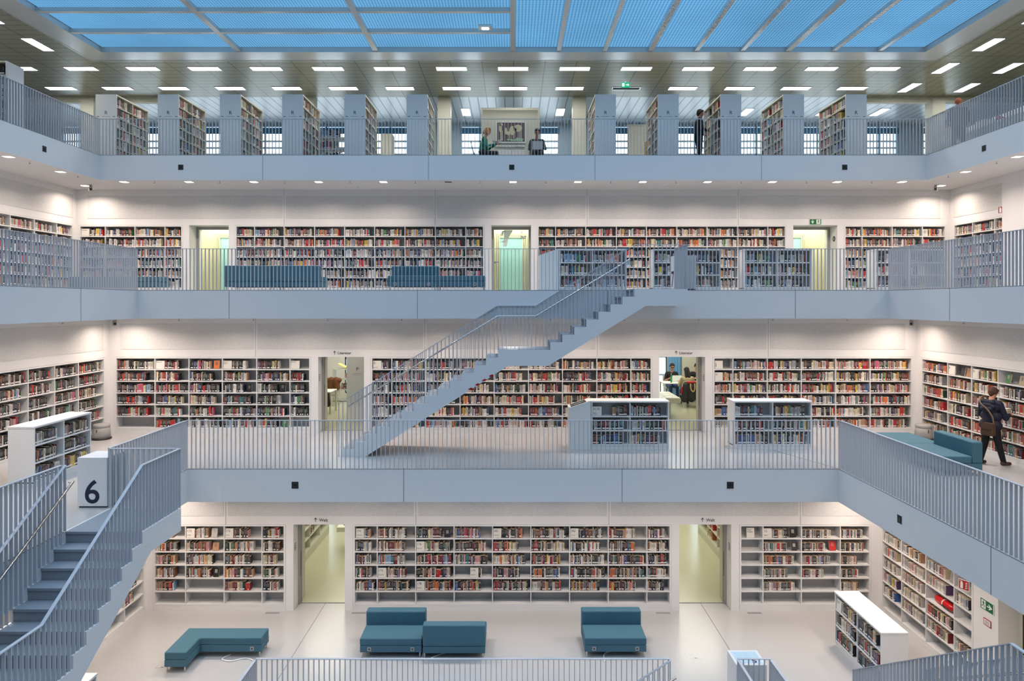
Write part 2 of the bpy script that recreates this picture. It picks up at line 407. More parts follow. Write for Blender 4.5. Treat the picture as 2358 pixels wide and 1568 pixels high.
# ------------------------------------------------------------------ top gallery ceiling and skylight
SK = 11.93; FR = 12.62
mb = MB()
for x0, x1, y0, y1, mi in ((-FR, FR, CY + FR, 24.2, 0), (-OUT, OUT, CY - OUT, CY - FR, 0), (-OUT, -FR, CY - FR, 24.2, 0), (FR, OUT, CY - FR, 24.2, 1), (-OUT, OUT, 24.2, BACKY, 2)):
    mb.box(x0, x1, y0, y1, CEIL, CEIL + .2, mi)
struct(mb, 'ceiling', [M['ceil'], M['ceilside'], M['ceilout']])
mb = MB()
for x0, x1, y0, y1 in ((-FR, FR, CY + SK, CY + FR), (-FR, FR, CY - FR, CY - SK), (-FR, -SK, CY - SK, CY + SK), (SK, FR, CY - SK, CY + SK)):
    mb.box(x0, x1, y0, y1, CEIL - .035, CEIL + .12)
for sx in (-1, 1): mb.box(sx * FR - .02, sx * FR + .02, CY - FR, CY + FR, CEIL - .045, CEIL)
mb.box(-FR, FR, CY + FR - .02, CY + FR + .02, CEIL - .045, CEIL)
struct(mb, 'trim_21', M['alu'])
# glazing in four quarters turned against each other
sky = thing('skylight', 'large blue daylight ceiling of louvred glass bays over the whole atrium', 'skylight', (0, CY, CEIL))
h = SK / 3; n9 = 9
def bays(x0, x1, y0, y1, nx, ny, mname):
    dx, dy = (x1 - x0) / nx, (y1 - y0) / ny
    for i in range(nx):
        for j in range(ny):
            b = MB(); b.box(x0 + i * dx + .05, x0 + (i + 1) * dx - .05, y0 + j * dy + .05, y0 + (j + 1) * dy - .05, .10, .13)
            b.obj('pane', M[mname], sky)
bays(-SK, 0, 0, SK, 3, 9, 'sky1'); bays(0, SK, 0, SK, 9, 3, 'sky2')
bays(-SK, 0, -SK, 0, 9, 3, 'sky2'); bays(0, SK, -SK, 0, 3, 9, 'sky1')
def bar(x0, x1, y0, y1, w):
    b = MB(); b.box(x0, x1, y0, y1, -.014 if x1 - x0 < y1 - y0 else -.010, .095); b.obj('glazing_bar', M['alu'], sky)
for q, (x0, x1, y0, y1, nx, ny) in enumerate(((-SK, 0, 0, SK, 3, 9), (0, SK, 0, SK, 9, 3), (-SK, 0, -SK, 0, 9, 3), (0, SK, -SK, 0, 3, 9))):
    for i in range(1, nx):
        x = x0 + (x1 - x0) * i / nx; w = .075 if nx == 3 or i % 3 == 0 else .06; bar(x - w, x + w, y0, y1, w)
    for j in range(1, ny):
        y = y0 + (y1 - y0) * j / ny; w = .075 if ny == 3 or j % 3 == 0 else .06; bar(x0, x1, y - w, y + w, w)
bar(-.07, .07, -SK, SK, .07); bar(-SK, SK, -.07, .07, .07)
mb = MB(); mb.box(-FR, FR, CY - FR, CY + FR, CEIL + .135, CEIL + .3); struct(mb, 'ceiling', M['wall'])  # unseen cover added above the panes, shutting out world light
# small camera box hung in one bay
t = thing('ceiling_projector', 'small grey lit unit hung in a blue skylight bay', 'fixture', (-.73, 17.95, CEIL - .02))
bx('housing', M['alu'], t, -.18, .18, -.13, .13, -.06, 0); bx('lamp_face', M['strip'], t, -.09, .09, -.07, .07, -.065, -.055)

# outer facade of the top gallery with windows
WZ0, WZ1 = Z[8] + .05, 7.18
wx = [(c - .80, c + .80) for c in (-17.6, -15.1, -12.6, -10.1, -7.6, -5.0, -1.35, 1.1, 4.7, 7.4, 9.9, 12.4, 14.9, 17.4)]
mb = MB(); xs = [-OUT] + [v for w in wx for v in w] + [OUT]
for i in range(0, len(xs), 2): mb.box(xs[i], xs[i + 1], BACKY, BACKY + .3, Z[8], CEIL)
for a, b in wx: mb.box(a, b, BACKY, BACKY + .3, WZ1, CEIL); mb.box(a, b, BACKY, BACKY + .3, Z[8], WZ0)
struct(mb, 'wall_back', M['bluegrey'])
for i, (a, b) in enumerate(wx):
    mb = MB()
    for q in (a, b - .07): mb.box(q, q + .07, BACKY - .02, BACKY + .08, WZ0, WZ1)
    for zz in (WZ0, WZ0 + .85, 6.03, 6.29, 6.56, WZ1 - .1): mb.box(a, b, BACKY - .01, BACKY + .07, zz, zz + .06)
    mb.box((a + b) / 2 - .03, (a + b) / 2 + .03, BACKY - .01, BACKY + .07, WZ0, WZ1)
    o = struct(mb, 'window_%d' % (i + 1), M['bluegrey'])
    g = MB(); g.box(a, b, BACKY + .03, BACKY + .04, WZ0, WZ1); g.obj('pane', M['glass'], o)
    g = MB(); g.box(a + .02, b - .02, BACKY - .06, BACKY - .04, WZ1 - .30, WZ1 - .06); g.obj('roller_blind', M['blind'], o)
for sx, nm in ((-1, 'wall_left'), (1, 'wall_right')):
    mb = MB(); mb.box(sx * OUT, sx * (OUT + .3), CY - OUT, BACKY, Z[8], CEIL); struct(mb, nm, M['wall'])
mb = MB(); mb.box(-OUT, OUT, CY - OUT - .3, CY - OUT, Z[8], CEIL); struct(mb, 'wall_front', M['wall'])
for x in (-15.1, -12.3, -7.3, -2.45, 2.35, 7.3, 12.3, 15.1):
    mb = MB(); mb.box(x - .23, x + .23, 24.2, 24.65, Z[8], CEIL); struct(mb, 'pillar', M['cream'])
for a, b in ((-19, -12.4), (12.4, 19)):
    mb = MB(); mb.box(a, b, 24.25, 24.45, CEIL - .17, CEIL); struct(mb, 'beam', M['cream'])

# ceiling lights of the top gallery
LN = 0
def clight(x, y, along, label):
    t = thing('ceiling_light', label, 'ceiling light', (x, y, CEIL), 0 if along == 'X' else PI / 2, 'flush ceiling lights of the top gallery')
    b = MB()
    for s in (-1, 1): b.box(-.49, .49, s * .165 - .015, s * .165 + .015, -.012, .01); b.box(s * .475 - .015, s * .475 + .015, -.15, .15, -.012, .01)
    b.obj('frame', M['alu'], t); bx('diffuser', M['strip'], t, -.46, .46, -.15, .15, -.006, .004)
for r, (y, rn) in enumerate(((21.25, 'front'), (23.2, 'rear'))):
    for i in range(-8, 7):
        if r == 1 and i == 2: continue
        clight(i * 1.92, y, 'X', 'lit ceiling panel in the %s row beyond the skylight, %s from the left end' % (rn, ordn(i + 8)))
t = thing('air_vent', 'long slotted air vent set in the ceiling in line with the lights', 'vent', (2 * 1.92, 23.2, CEIL))
b = MB()
for s in (-1, 1): b.box(-.49, .49, s * .15 - .03, s * .15 + .03, -.012, .01); b.box(s * .47 - .02, s * .47 + .02, -.15, .15, -.012, .01)
b.obj('frame', M['alu'], t); bx('grille', M['seam'], t, -.46, .46, -.12, .12, -.004, .006)
for s, sn in ((-1, 'left'), (1, 'right')):
    for r, (xx, rn) in enumerate(((13.42, 'inner'), (15.37, 'outer'))):
        for j in range(4):
            y = 17.36 + 1.92 * j
            if s < 0 and j > 1: continue
            clight(s * xx, y, 'Y', 'lit ceiling panel over the %s wing, %s row, %s from the viewer' % (sn, rn, ordn(j)))
for i, x in enumerate((-1.8, 1.8, 8.9, 11.9, 14.0)):
    clight(x, 26.1, 'Y', 'narrow lit ceiling panel near the windows, %s counting from the left' % ordn(i))
# lit exit sign hung from the ceiling
t = thing('exit_sign', 'lit green exit sign hanging from the top gallery ceiling', 'sign', (3.62, 22.0, CEIL - .27))
bx('housing', M['exitglow'], t, -.14, .14, -.02, .02, -.08, .08); bx('rod', M['alu'], t, -.006, .006, -.006, .006, .08, .27)
b = MB(); b.prism([(.01, -.015), (.07, -.015), (.07, -.045), (.12, 0), (.07, .045), (.07, .015), (.01, .015)], -.024, -.021); b.prism([(-.11, -.055), (-.03, -.055), (-.03, .055), (-.11, .055)], -.024, -.021)
b.obj('pictogram', M['exitglowwhite'], t)
SKYP = 395.0; DLP = {5: 21.0, 6: 26.0, 7: 34.0}; EXPO = 0.0
# ------------------------------------------------------------------ railings
BAL = MB(); BAL.box(-.0062, .0062, -.021, .021, 0, 1); BALM = BAL.mesh('baluster', M['rail'])
def lerp_path(path, s):
    for (s0, z0), (s1, z1) in zip(path, path[1:]):
        if s0 - 1e-6 <= s <= s1 + 1e-6: return z0 + (z1 - z0) * (s - s0) / max(s1 - s0, 1e-6)
    return path[-1][1]
def topbar(mb, path, y, w=.024, h=.012, mi=0):
    p = []
    for s, z in path:
        p.append((s, y - w, z - h)); p.append((s, y + w, z - h)); p.append((s, y + w, z)); p.append((s, y - w, z))
    f = []
    for i in range(len(path) - 1):
        a, b = 4 * i, 4 * i + 4
        f += [(a, a + 1, b + 1, b), (a + 1, a + 2, b + 2, b + 1), (a + 2, a + 3, b + 3, b + 2), (a + 3, a, b, b + 3)]
    n = 4 * len(path) - 4
    f += [(3, 2, 1, 0), (n, n + 1, n + 2, n + 3)]
    mb.poly(p, f, mi)
def railing(label, path, bottom, loc, rz, y=0.0, pitch=.0968, hand=None, name='railing', group=None, lift=0.0):
    t = thing(name, label, 'railing', loc, rz, group)
    mb = MB(); topbar(mb, path, y); mb.obj('top_rail', M['rail'], t)
    s0, s1 = path[0][0], path[-1][0]; n = max(1, int(round((s1 - s0) / pitch)))
    ss = [s0 + .012 + (s1 - s0 - .024) * i / n for i in range(n + 1)]
    mw = Matrix.Translation(loc) @ Matrix.Rotation(rz, 4, 'Z')
    far = [((mw @ Vector((s, y, 0))).length, s) for s in ss]
    far.sort(); near = {s for _, s in far[:100]}
    rest = MB()
    for s in ss:
        zb = max(bottom(s - .012), bottom(s + .012)) + lift; zt = lerp_path(path, s) - .008
        if s in near:
            o = put('baluster', BALM, t, loc=(s, y, zb)); o.scale = (1, 1, zt - zb)
        else: rest.box(s - .0062, s + .0062, y - .021, y + .021, zb, zt)
    if rest.v:
        o = rest.obj('balusters', M['rail'], t); o['kind'] = 'stuff'
    if hand:
        b = MB(); b.tube([(s, hand[0], z) for s, z in hand[1]], .021, 8)
        for s, z in hand[1][::1]: b.box(s - .008, s + .008, min(hand[0], y), max(hand[0], y), z - .03, z - .015)
        b.obj('handrail', M['steel'], t, smooth=True)
    return t
flat = lambda s: 0.0
RH = 1.06
def flatrail(label, x0, y0, x1, y1, k):
    L = math.hypot(x1 - x0, y1 - y0); a = math.atan2(y1 - y0, x1 - x0)
    return railing(label, [(0, RH), (L, RH)], flat, (x0, y0, Z[k]), a)
e = .035
flatrail('grey bar railing along the far edge of the top gallery before the tall R shelves', -A[8] - e, CY + A[8] + e, A[8] + e, CY + A[8] + e, 8)
flatrail('grey bar railing down the left edge of the top gallery', -A[8] - e, CY + A[8] + e - .05, -A[8] - e, 10.2, 8)
flatrail('grey bar railing down the right edge of the top gallery', A[8] + e, CY + A[8] + e - .05, A[8] + e, 10.2, 8)
flatrail('long grey bar railing on the far edge of the third gallery before the teal sofas', -A[7] - e, CY + A[7] + e, 2.87, CY + A[7] + e, 7)
flatrail('grey bar railing on the third gallery between the stair head and its right corner', 4.13, CY + A[7] + e, A[7] + e, CY + A[7] + e, 7)
flatrail('grey bar railing down the left edge of the third gallery', -A[7] - e, CY + A[7] + e - .05, -A[7] - e, 8.0, 7)
flatrail('grey bar railing down the right edge of the third gallery', A[7] + e, CY + A[7] + e - .05, A[7] + e, 8.0, 7)
flatrail('grey bar railing on the far edge of the second gallery before the central staircase', -A[6] - e, CY + A[6] + e, A[6] + e, CY + A[6] + e, 6)
flatrail('grey bar railing down the right edge of the second gallery beside the teal sofa', A[6] + e, CY + A[6] + e - .05, A[6] + e, 5.1, 6)
flatrail('short grey bar railing between the box numbered six and the far corner', -A[6] - e, 12.12, -A[6] - e, CY + A[6] + e - .05, 6)
flatrail('grey bar railing in front of the low bookcase, left of the descending stair', -A[6] - e, 10.83, -A[6] - e, 5.1, 6)
flatrail('grey bar railing on the far edge of the lowest gallery behind which teal sofas stand', -A[5] - e, CY + A[5] + e, 2.87, CY + A[5] + e, 5)
flatrail('very short grey bar railing in front of the low box at the picture bottom', 4.13, CY + A[5] + e, A[5] + e, CY + A[5] + e, 5)
flatrail('grey bar railing down the left edge of the lowest gallery opening', -A[5] - e, CY + A[5] + e - .05, -A[5] - e, 8.4, 5)
flatrail('grey bar railing down the right edge of the lowest gallery opening', A[5] + e, CY + A[5] + e - .05, A[5] + e, 8.4, 5)

# ------------------------------------------------------------------ staircases (local x = way up, local y = -lateral, z = 0 at the upper gallery)
RI = 3.97 / 22; RU = .284; SW = 1.26; S1 = -7 * RU; S2 = S1 - 1.24; S3 = S2 - 13 * RU
def step_z(s):
    if s >= 0: return 0.0
    if s >= S1: return -RI * (int(-s / RU) + 1)
    if s >= S2: return -8 * RI
    return max(-3.97, -8 * RI - RI * (int((S2 - s) / RU) + 1))
def outline():
    up = [(SW, 0), (0, 0)]
    z = 0; s = 0
    for n in range(8):
        z -= RI; up.append((s, z))
        if n < 7: s -= RU; up.append((s, z))
    s = S2; up.append((s, z))
    for n in range(14):
        z -= RI; up.append((s, max(z, -3.97)))
        if n < 13: s -= RU; up.append((s, z))
    low = [(s + .55, -3.97), (-2.99, -1.82), (-2.04, -1.82), (.27, -.40), (SW, -.40)]
    return up + low
def staircase(label, loc, rz, rails, bumps=False):
    t = thing('staircase', label, 'staircase', loc, rz)
    pts = outline()
    for y0, y1 in ((-.0, -.035), (-SW + .035, -SW)):
        mb = MB(); mb.prism(pts, y0, y1, 'Y'); mb.obj('stringer', M['slab'], t)
    # soffit between the stringers
    low = [(S3 + .55, -3.97), (-2.99, -1.82), (-2.04, -1.82), (.27, -.40), (SW, -.40)]
    mb = MB()
    for (a, za), (b, zb) in zip(low, low[1:]):
        mb.poly([(a, -.035, za), (b, -.035, zb), (b, -SW + .035, zb), (a, -SW + .035, za), (a, -.035, za + .03), (b, -.035, zb + .03), (b, -SW + .035, zb + .03), (a, -SW + .035, za + .03)],
                [(0, 1, 2, 3), (7, 6, 5, 4), (0, 4, 5, 1), (1, 5, 6, 2), (2, 6, 7, 3), (3, 7, 4, 0)])
    mb.obj('underside', M['slab'], t)
    if bumps:
        for q in range(4):
            s = -3.45 - q * .163; z = -2.06 - q * .104
            mb = MB(); mb.prism([(s, z), (s + .064, z - .022), (s + .133, z + .016), (s + .075, z + .04)], -SW - .008, -SW - .001, 'Y'); mb.obj('bump_marker', M['red'], t)
    def step(name, s0, s1, z):
        mb = MB(); mb.box(s0, s1 + .012, -.036, -SW + .036, z - .035, z + .004)
        mb.box(s0 + .02, s0 + .045, -.036, -SW + .036, z - RI, z - .036)
        mb.obj(name, M['tread'], t)
    for n in range(1, 8): step('tread', -RU * n, -RU * (n - 1), -RI * n)
    step('landing', S2, S1, -8 * RI)
    for n in range(1, 14): step('tread', S2 - RU * n, S2 - RU * (n - 1), -8 * RI - RI * n)
    mb = MB(); mb.box(-.0, SW - .031, -.036, -SW + .036, -.035, .004); mb.box(.02, .045, -.036, -SW + .036, -RI, -.036); mb.obj('landing', M['tread'], t)
    mb = MB(); mb.box(SW - .03, SW, -.035, -SW + .035, -.40, -.036); mb.obj('end_plate', M['slab'], t)
    top = [(S3 - .09, -3.97 + 1.25), (S2 - .03, -8 * RI + 1.05), (S1 - .3, -8 * RI + 1.05), (.02, 1.06)]
    hr = [(S3 - .12, -2.05 - .9), (S2 - .03, -8 * RI + .78), (S1 - .3, -8 * RI + .78), (.10, .78)]
    for kind, lab in rails:
        if kind == 'inner': railing(lab, top + [(SW, 1.06)], step_z, loc, rz, y=-SW + .022, name='stair_railing', lift=.008)
        if kind == 'outer': railing(lab, top, step_z, loc, rz, y=-.022, hand=(-.10, hr), name='stair_railing', lift=.008)
        if kind == 'end':
            ox, oy = SW * math.cos(rz), SW * math.sin(rz)
            railing(lab, [(0, 1.06), (SW - .06, 1.06)], flat, (loc[0] + ox, loc[1] + oy, loc[2]), rz - PI / 2, name='stair_railing', lift=.008)
    return t
staircase('white staircase rising across the far side from second to third gallery', (2.87, CY + A[7], Z[7]), 0,
          (('inner', 'grey stair railing on the open side of the far white staircase'), ('outer', 'grey stair railing with steel handrail on the wall side of the far staircase'), ('end', 'grey bar panel closing the head of the far staircase')), bumps=True)
staircase('white staircase descending towards the viewer beside the box numbered six', (-A[6], 10.83, Z[6]), PI / 2,
          (('inner', 'grey stair railing on the open side of the stair below the box numbered six'), ('outer', 'grey stair railing with steel handrail at left of the stair below the box numbered six'), ('end', 'grey bar panel closing the stair head beside the box numbered six')))
staircase('white staircase rising towards the viewer at the lower right', (A[6], 2 * CY - 10.83, Z[6]), -PI / 2,
          (('inner', 'grey stair railing with broad bars at the lower right corner'), ('outer', 'grey stair railing with steel handrail under the right gallery edge')))
staircase('white staircase leaving the lowest gallery downwards behind the bottom railing', (2.87, CY + A[5], Z[5]), 0,
          (('outer', 'grey stair railing with steel handrail dropping away at the bottom edge'), ('end', 'grey bar panel closing the stair head at the picture bottom')))

# white boxes at the stair heads
def headbox(label, x0, x1, y0, y1, k, num, plan=False, side='front'):
    t = thing('information_box', label, 'box', (x0, y0, Z[k]))
    w, d = x1 - x0, y1 - y0
    bx('body', M['case'], t, 0, w, 0, d, .03, .88, bevel=.004)
    bx('plinth', M['seam'], t, .02, w - .02, .02, d - .02, 0, .03)
    bx('lid', M['case'], t, .0, w, .0, d, .881, .889)
    if plan:
        b = MB(); b.box(.05, w - .05, .05, d - .05, .889, .891, 0)
        for i in range(5): b.box(.08, w - .2, .1 + i * .08, .104 + i * .08, .891, .8915, 1)
        b.box(.3, .304, .1, .42, .891, .8915, 1); b.box(.12, .124, .1, .42, .891, .8915, 1)
        b.obj('floor_plan', [mat('pale_blue_print', rgb(190, 215, 228), .3), M['bluegrey']], t)
    if num:
        if side == 'front': text(num, .58, M['darkblue'], t, (w / 2, -.002, .09), (PI / 2, 0, 0), align='CENTER', bold=.006)
        elif side == 'left': text(num, .58, M['darkblue'], t, (-.002, d / 2, .09), (PI / 2, 0, -PI / 2), align='CENTER', bold=.006)
        else: text(num, .20, M['darkblue'], t, (w - .24, .08, .892), (0, 0, 0), bold=.004)
    return t
headbox('white box with a large dark 6 on its front at the stair head', -7.725, -7.20, 12.10, 12.67, 6, '6')
headbox('white box with a dark number on its side behind the far stair head', 4.15, 4.70, 17.50, 18.02, 7, '7', side='left')
headbox('low white box with a floor plan printed on its top', 4.14, 4.71, 12.66, 13.2, 5, '5', plan=True, side='top')

# ------------------------------------------------------------------ book cases
BOOKS = []       # every book: dict(m, w, d, h, tilt, col, cname, label parts)
PAL = {'white': (205, 200, 192), 'cream': (205, 190, 158), 'pale grey': (150, 150, 150), 'black': (22, 21, 23), 'charcoal': (56, 53, 54), 'red': (172, 36, 36), 'dark red': (104, 28, 34),
       'blue': (52, 84, 134), 'navy': (30, 36, 68), 'pale blue': (125, 158, 185), 'teal': (38, 98, 106), 'green': (58, 112, 66), 'dark green': (32, 58, 44), 'orange': (196, 106, 54),
       'yellow': (204, 174, 74), 'brown': (104, 68, 48), 'tan': (170, 130, 96), 'pink': (180, 84, 112), 'violet': (84, 62, 98), 'rose': (184, 138, 136)}
STY = {'mixed': dict(zip(PAL, (34, 8, 8, 15, 9, 8, 6, 3, 4, 3, 2, 2, 2, 4, 3, 5, 4, 2, 2, 3))),
       'warm': dict(zip(PAL, (27, 10, 4, 15, 7, 12, 7, 3, 4, 2, 2, 2, 2, 5, 4, 5, 5, 1, 2, 3))),
       'brownish': dict(zip(PAL, (20, 8, 5, 24, 10, 7, 7, 3, 4, 2, 2, 1, 2, 4, 2, 8, 6, 1, 2, 3))),
       'dark': dict(zip(PAL, (14, 5, 6, 38, 15, 5, 5, 2, 4, 2, 2, 2, 2, 2, 2, 4, 2, 1, 2, 2))),
       'grey': dict(zip(PAL, (44, 6, 26, 6, 6, 3, 3, 2, 2, 2, 1, 1, 0, 1, 1, 2, 3, 1, 1, 1))),
       'disc': dict(zip(PAL, (26, 5, 14, 16, 14, 5, 7, 2, 3, 2, 1, 1, 1, 1, 1, 4, 3, 1, 1, 2))),
       'blue': dict(zip(PAL, (18, 4, 8, 18, 10, 5, 7, 7, 8, 5, 5, 3, 4, 2, 2, 4, 2, 1, 4, 3)))}
STYK = {s: (list(d), list(d.values())) for s, d in STY.items()}

def add_book(mw, u, v, z, w, d, h, cname, lab, tilt=0.0, lean=0.0):
    c = PAL[cname]; j = R.uniform(.82, 1.15)
    col = tuple(lin(min(255, x * j)) for x in c) + (1,)
    BOOKS.append(dict(m=mw @ Matrix.Translation((u, v, z)) @ Matrix.Rotation(lean, 4, 'Y') @ Matrix.Rotation(tilt, 4, 'X'), w=w, d=d, h=h, col=col, c=cname, lab=lab))

def fill_row(mw, u0, u1, v, z, hmax, style, label, fill=.9, display=.3, start=None, bookw=(.013, .036), hs=(.185, .235), depth=.17):
    """books standing side by side from u0; label = (shelf words) used for the ordinal description"""
    u = u0 + .012 if start is None else start
    end = u0 + (u1 - u0) * fill - .01; names, wts = STYK[style]; i = 0
    run = 0; base = R.uniform(hs[0], hs[1]); dp = depth
    while u < end:
        if run <= 0:
            run = R.choice((1, 1, 1, 1, 1, 1, 1, 2, 2, 4)); cn = R.choices(names, wts)[0]; w = R.uniform(*bookw); base = R.uniform(*hs)
        run -= 1
        h = min(hmax - .03, base * R.uniform(.95, 1.05)); d = dp * R.uniform(.8, 1.0)
        if u + w > u1 - .01: break
        add_book(mw, u, v, z, w - .0015, d, h, cn, (label, 'spine', i)); u += w; i += 1
    if u1 - u > .30 and R.random() < display:
        w = R.uniform(.13, .16); h = min(hmax - .05, R.uniform(.19, .23)); uu = R.uniform(u + .06, u1 - w - .04)
        cn = R.choices(names, wts)[0]
        add_book(mw, uu, v + .01, z + .009, w, .022, h, cn, (label, 'face', 0), tilt=-R.uniform(.12, .25))
    return u

def arrow(mb, x, z, s, y0, y1):
    mb.box(x - s * .07, x + s * .07, y0, y1, z, z + s)
    for q in (-1, 1):
        mb.prism([(x, z + s), (x + q * s * .38, z + s * .60), (x + q * s * .38, z + s * .44), (x, z + s * .82)], y0, y1, 'Y')

def card(mw, u, v, z, w, h, words, label, size=.075, tilt=-.06):
    """cream sign card standing on a shelf"""
    m = mw @ Matrix.Translation((u, v, z + .004)) @ Matrix.Rotation(tilt, 4, 'X')
    t = thing('sign_card', label, 'sign'); t.matrix_world = m
    bx('board', M['card'], t, 0, w, 0, .03, 0, h)
    yy = h - words[0][1] - .008
    for line, s in words:
        text(line, s, M['ink'], t, (.012, -.0015, yy), (PI / 2, 0, 0)); yy -= s * 1.15
    return t

def bookcase(name, label, us, k, loc, rz, mirror=False, rows=6, z0=.16, pitch=.326, style='mixed', fill=(.8, .98), empty=(), cards={}, group=None, depth=.33, where='', display=.25, bookw=(.013, .036), hs=(.18, .24), rowname=None, custom=None, plinth=True, front=.0):
    """wall-built case; us = divider positions in the wall's u axis"""
    t = thing(name, label, 'bookcase', loc, rz, group)
    u0, u1 = us[0], us[-1]; H = CT
    top = z0 + pitch * rows - .03
    mb = MB()
    mb.box(u0 - B + .004, u0, front - .004, depth, .0, H - .004); mb.box(u1, u1 + B - .004, front - .004, depth, .0, H - .004)
    mb.box(u0, u1, front - .004, depth, top, H - .004)
    mb.obj('frame', M['case'], t)
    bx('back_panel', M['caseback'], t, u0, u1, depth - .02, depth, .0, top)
    mb = MB(); mb.box(u0, u1, front - .002, depth - .02, .0, .095); mb.box(u0, u1, front + .006, depth - .02, .098, z0 - .03)
    mb.obj('plinth', M['case'], t)
    for r in range(rows):
        bx('shelf', M['case'], t, u0, u1, front + .004, depth - .02, z0 + r * pitch - .03, z0 + r * pitch)
    for u in us[1:-1]:
        bx('divider', M['case'], t, u - .011, u + .011, front + .006, depth - .02, z0, top)
    mw = Matrix.Translation(loc) @ Matrix.Rotation(rz, 4, 'Z')
    nb = len(us) - 1
    for i in range(nb):
        a, b = us[i] + .011, us[i + 1] - .011
        for r in range(rows):
            z = z0 + r * pitch + .001; n = ordn(rows - 1 - r); bayi = (nb - 1 - i) if mirror else i
            lab = '%s shelf, %s bay of %s' % (n, ordn(bayi), where)
            st = None
            for cu in cards.get((i, r), ()):
                st = cu(mw, a, b, z)
            if (i, r) in empty or (r in empty): continue
            sty = style if isinstance(style, str) else style(i, r)
            f = R.uniform(*fill) if st is None or st[1] is None else st[1]
            fill_row(mw, a, b, front + .03, z, pitch - .03, sty, lab, f, display, None if st is None else st[0], bookw, hs)
    return t
def C_(words, label, w=.2, h=.225, off=.008, fill=None, gap=.01):
    def f(mw, a, b, z):
        card(mw, a + off, .02, z, w, h, words, label); return (a + off + w + gap, fill)
    return f

bookcase('bookcase', 'white wall bookcase under the stair, left of the yellow passage, half its lowest shelves bare', X5['l'], 5, (0, DW[5], Z[5]), 0, style='brownish', fill=(.55, .8), empty={0, (1, 1)}, display=.6,
         where='lowest left wall case', cards={(1, 5): [C_([('172', .075), ('Serbisch', .03)], 'cream card numbered one seven two on the top shelf')], (2, 5): [C_([('173', .075), ('Polnisch', .03)], 'cream card numbered one seven three on the top shelf')]})
bookcase('bookcase', 'long white wall bookcase behind the teal sofas, bottom shelves bare', X5['c'], 5, (0, DW[5], Z[5]), 0, style=lambda i, r: 'disc' if (i, r) in ((0, 5), (6, 5), (6, 4), (6, 3)) else 'brownish', fill=(.66, .95), empty={0}, display=.75,
         where='lowest central wall case', cards={(0, 5): [C_([('174', .075), ('Tschechisch', .03)], 'cream card numbered one seven four at the end of the top shelf')],
         (2, 4): [C_([('176', .075), ('Bulgarisch', .03)], 'cream card numbered one seven six on the second shelf')], (4, 5): [C_([('181', .075), ('Griechisch', .03)], 'cream card numbered one eight one on the top shelf')],
         (6, 5): [C_([('182', .075), ('T\u00fcrkisch', .03)], 'cream card numbered one eight two on the top shelf')], (1, 2): [C_([('175', .075), ('Slowakisch', .03)], 'cream card numbered one seven five on the fourth shelf')],
         (3, 2): [C_([('179', .075), ('Bosnisch', .03)], 'cream card numbered one seven nine on the fourth shelf', off=.39)], (2, 1): [C_([('178', .075), ('Kroatisch', .03)], 'cream card numbered one seven eight on the fifth shelf')]})
bookcase('bookcase', 'white wall bookcase of discs behind the low white case, its bottom shelves bare', X5['r'], 5, (0, DW[5], Z[5]), 0, style='disc', fill=(.55, .85), empty={0, (2, 1), (0, 1), (0, 2), (0, 3), (0, 4), (0, 5)}, display=.5,
         where='lowest right wall case', bookw=(.014, .02), hs=(.185, .2), cards={(1, 5): [C_([('12', .075), ('Englisch', .03)], 'cream card numbered twelve on the top shelf')],
         (0, 5): [C_([('Neue', .045), ('Medien', .045)], 'white card about new media standing in the top end bay', w=.19, h=.235, off=.13)]})
bookcase('bookcase', 'white bookcase in the lowest left side wall, mostly hidden by the stair', S5, 5, (-W[5], 0, Z[5]), PI / 2, style='warm', fill=(.4, .7), empty={0}, where='lowest left side wall')
RS5 = [-v for v in reversed(S5)]
bookcase('bookcase', 'white bookcase in the lowest right side wall holding a red fire extinguisher', RS5, 5, (W[5], 0, Z[5]), -PI / 2, style=lambda i, r: 'grey' if i < 2 else ('grey' if r > 3 else 'mixed'), fill=(.6, .9), empty={0, (2, 3), (3, 5), (3, 3), (3, 2)}, display=.5,
         where='lowest right side wall case', bookw=(.014, .026), hs=(.185, .21))
bookcase('bookcase', 'white wall bookcase at left of the second gallery headed by genre cards', X6['l'], 6, (0, DW[6], Z[6]), 0, style='dark', fill=(.6, .98), empty={(0, 0), (5, 0), (5, 5)}, display=.8, where='second gallery left wall case',
         cards={(1, 5): [C_([('Regionales', .036)], 'cream card headed regional books on the top shelf', w=.24, fill=.7)], (3, 5): [C_([('Science', .036), ('Fiction', .036)], 'cream card headed science fiction on the top shelf', w=.24)],
                (5, 5): [C_([('Aktuelles', .036)], 'cream card headed current titles on the top shelf', w=.24)]})
bookcase('bookcase', 'long white wall bookcase behind the far staircase', X6['c'], 6, (0, DW[6], Z[6]), 0, style='warm', fill=(.75, .98), display=.3, where='second gallery central wall case',
         cards={(0, 5): [C_([('B', .085), ('Biografien', .03)], 'cream card lettered B on the top shelf', w=.23)]})
bookcase('bookcase', 'white wall bookcase at right of the second gallery with information cards', X6['r'], 6, (0, DW[6], Z[6]), 0, style='warm', fill=(.88, .98), display=.2, where='second gallery right wall case',
         cards={(0, 5): [C_([('i', .16)], 'cream card with a small letter i for information', w=.22, fill=.1)], (0, 4): [C_([('21', .075)], 'cream card numbered twenty one on the second shelf', w=.22)]})
bookcase('bookcase', 'long white bookcase in the left side wall of the second gallery', S6, 6, (-W[6], 0, Z[6]), PI / 2, style='dark', fill=(.7, .95), display=.4, where='second gallery left side wall', empty={(8, 0)})
RS6 = [-v for v in reversed(S6)]
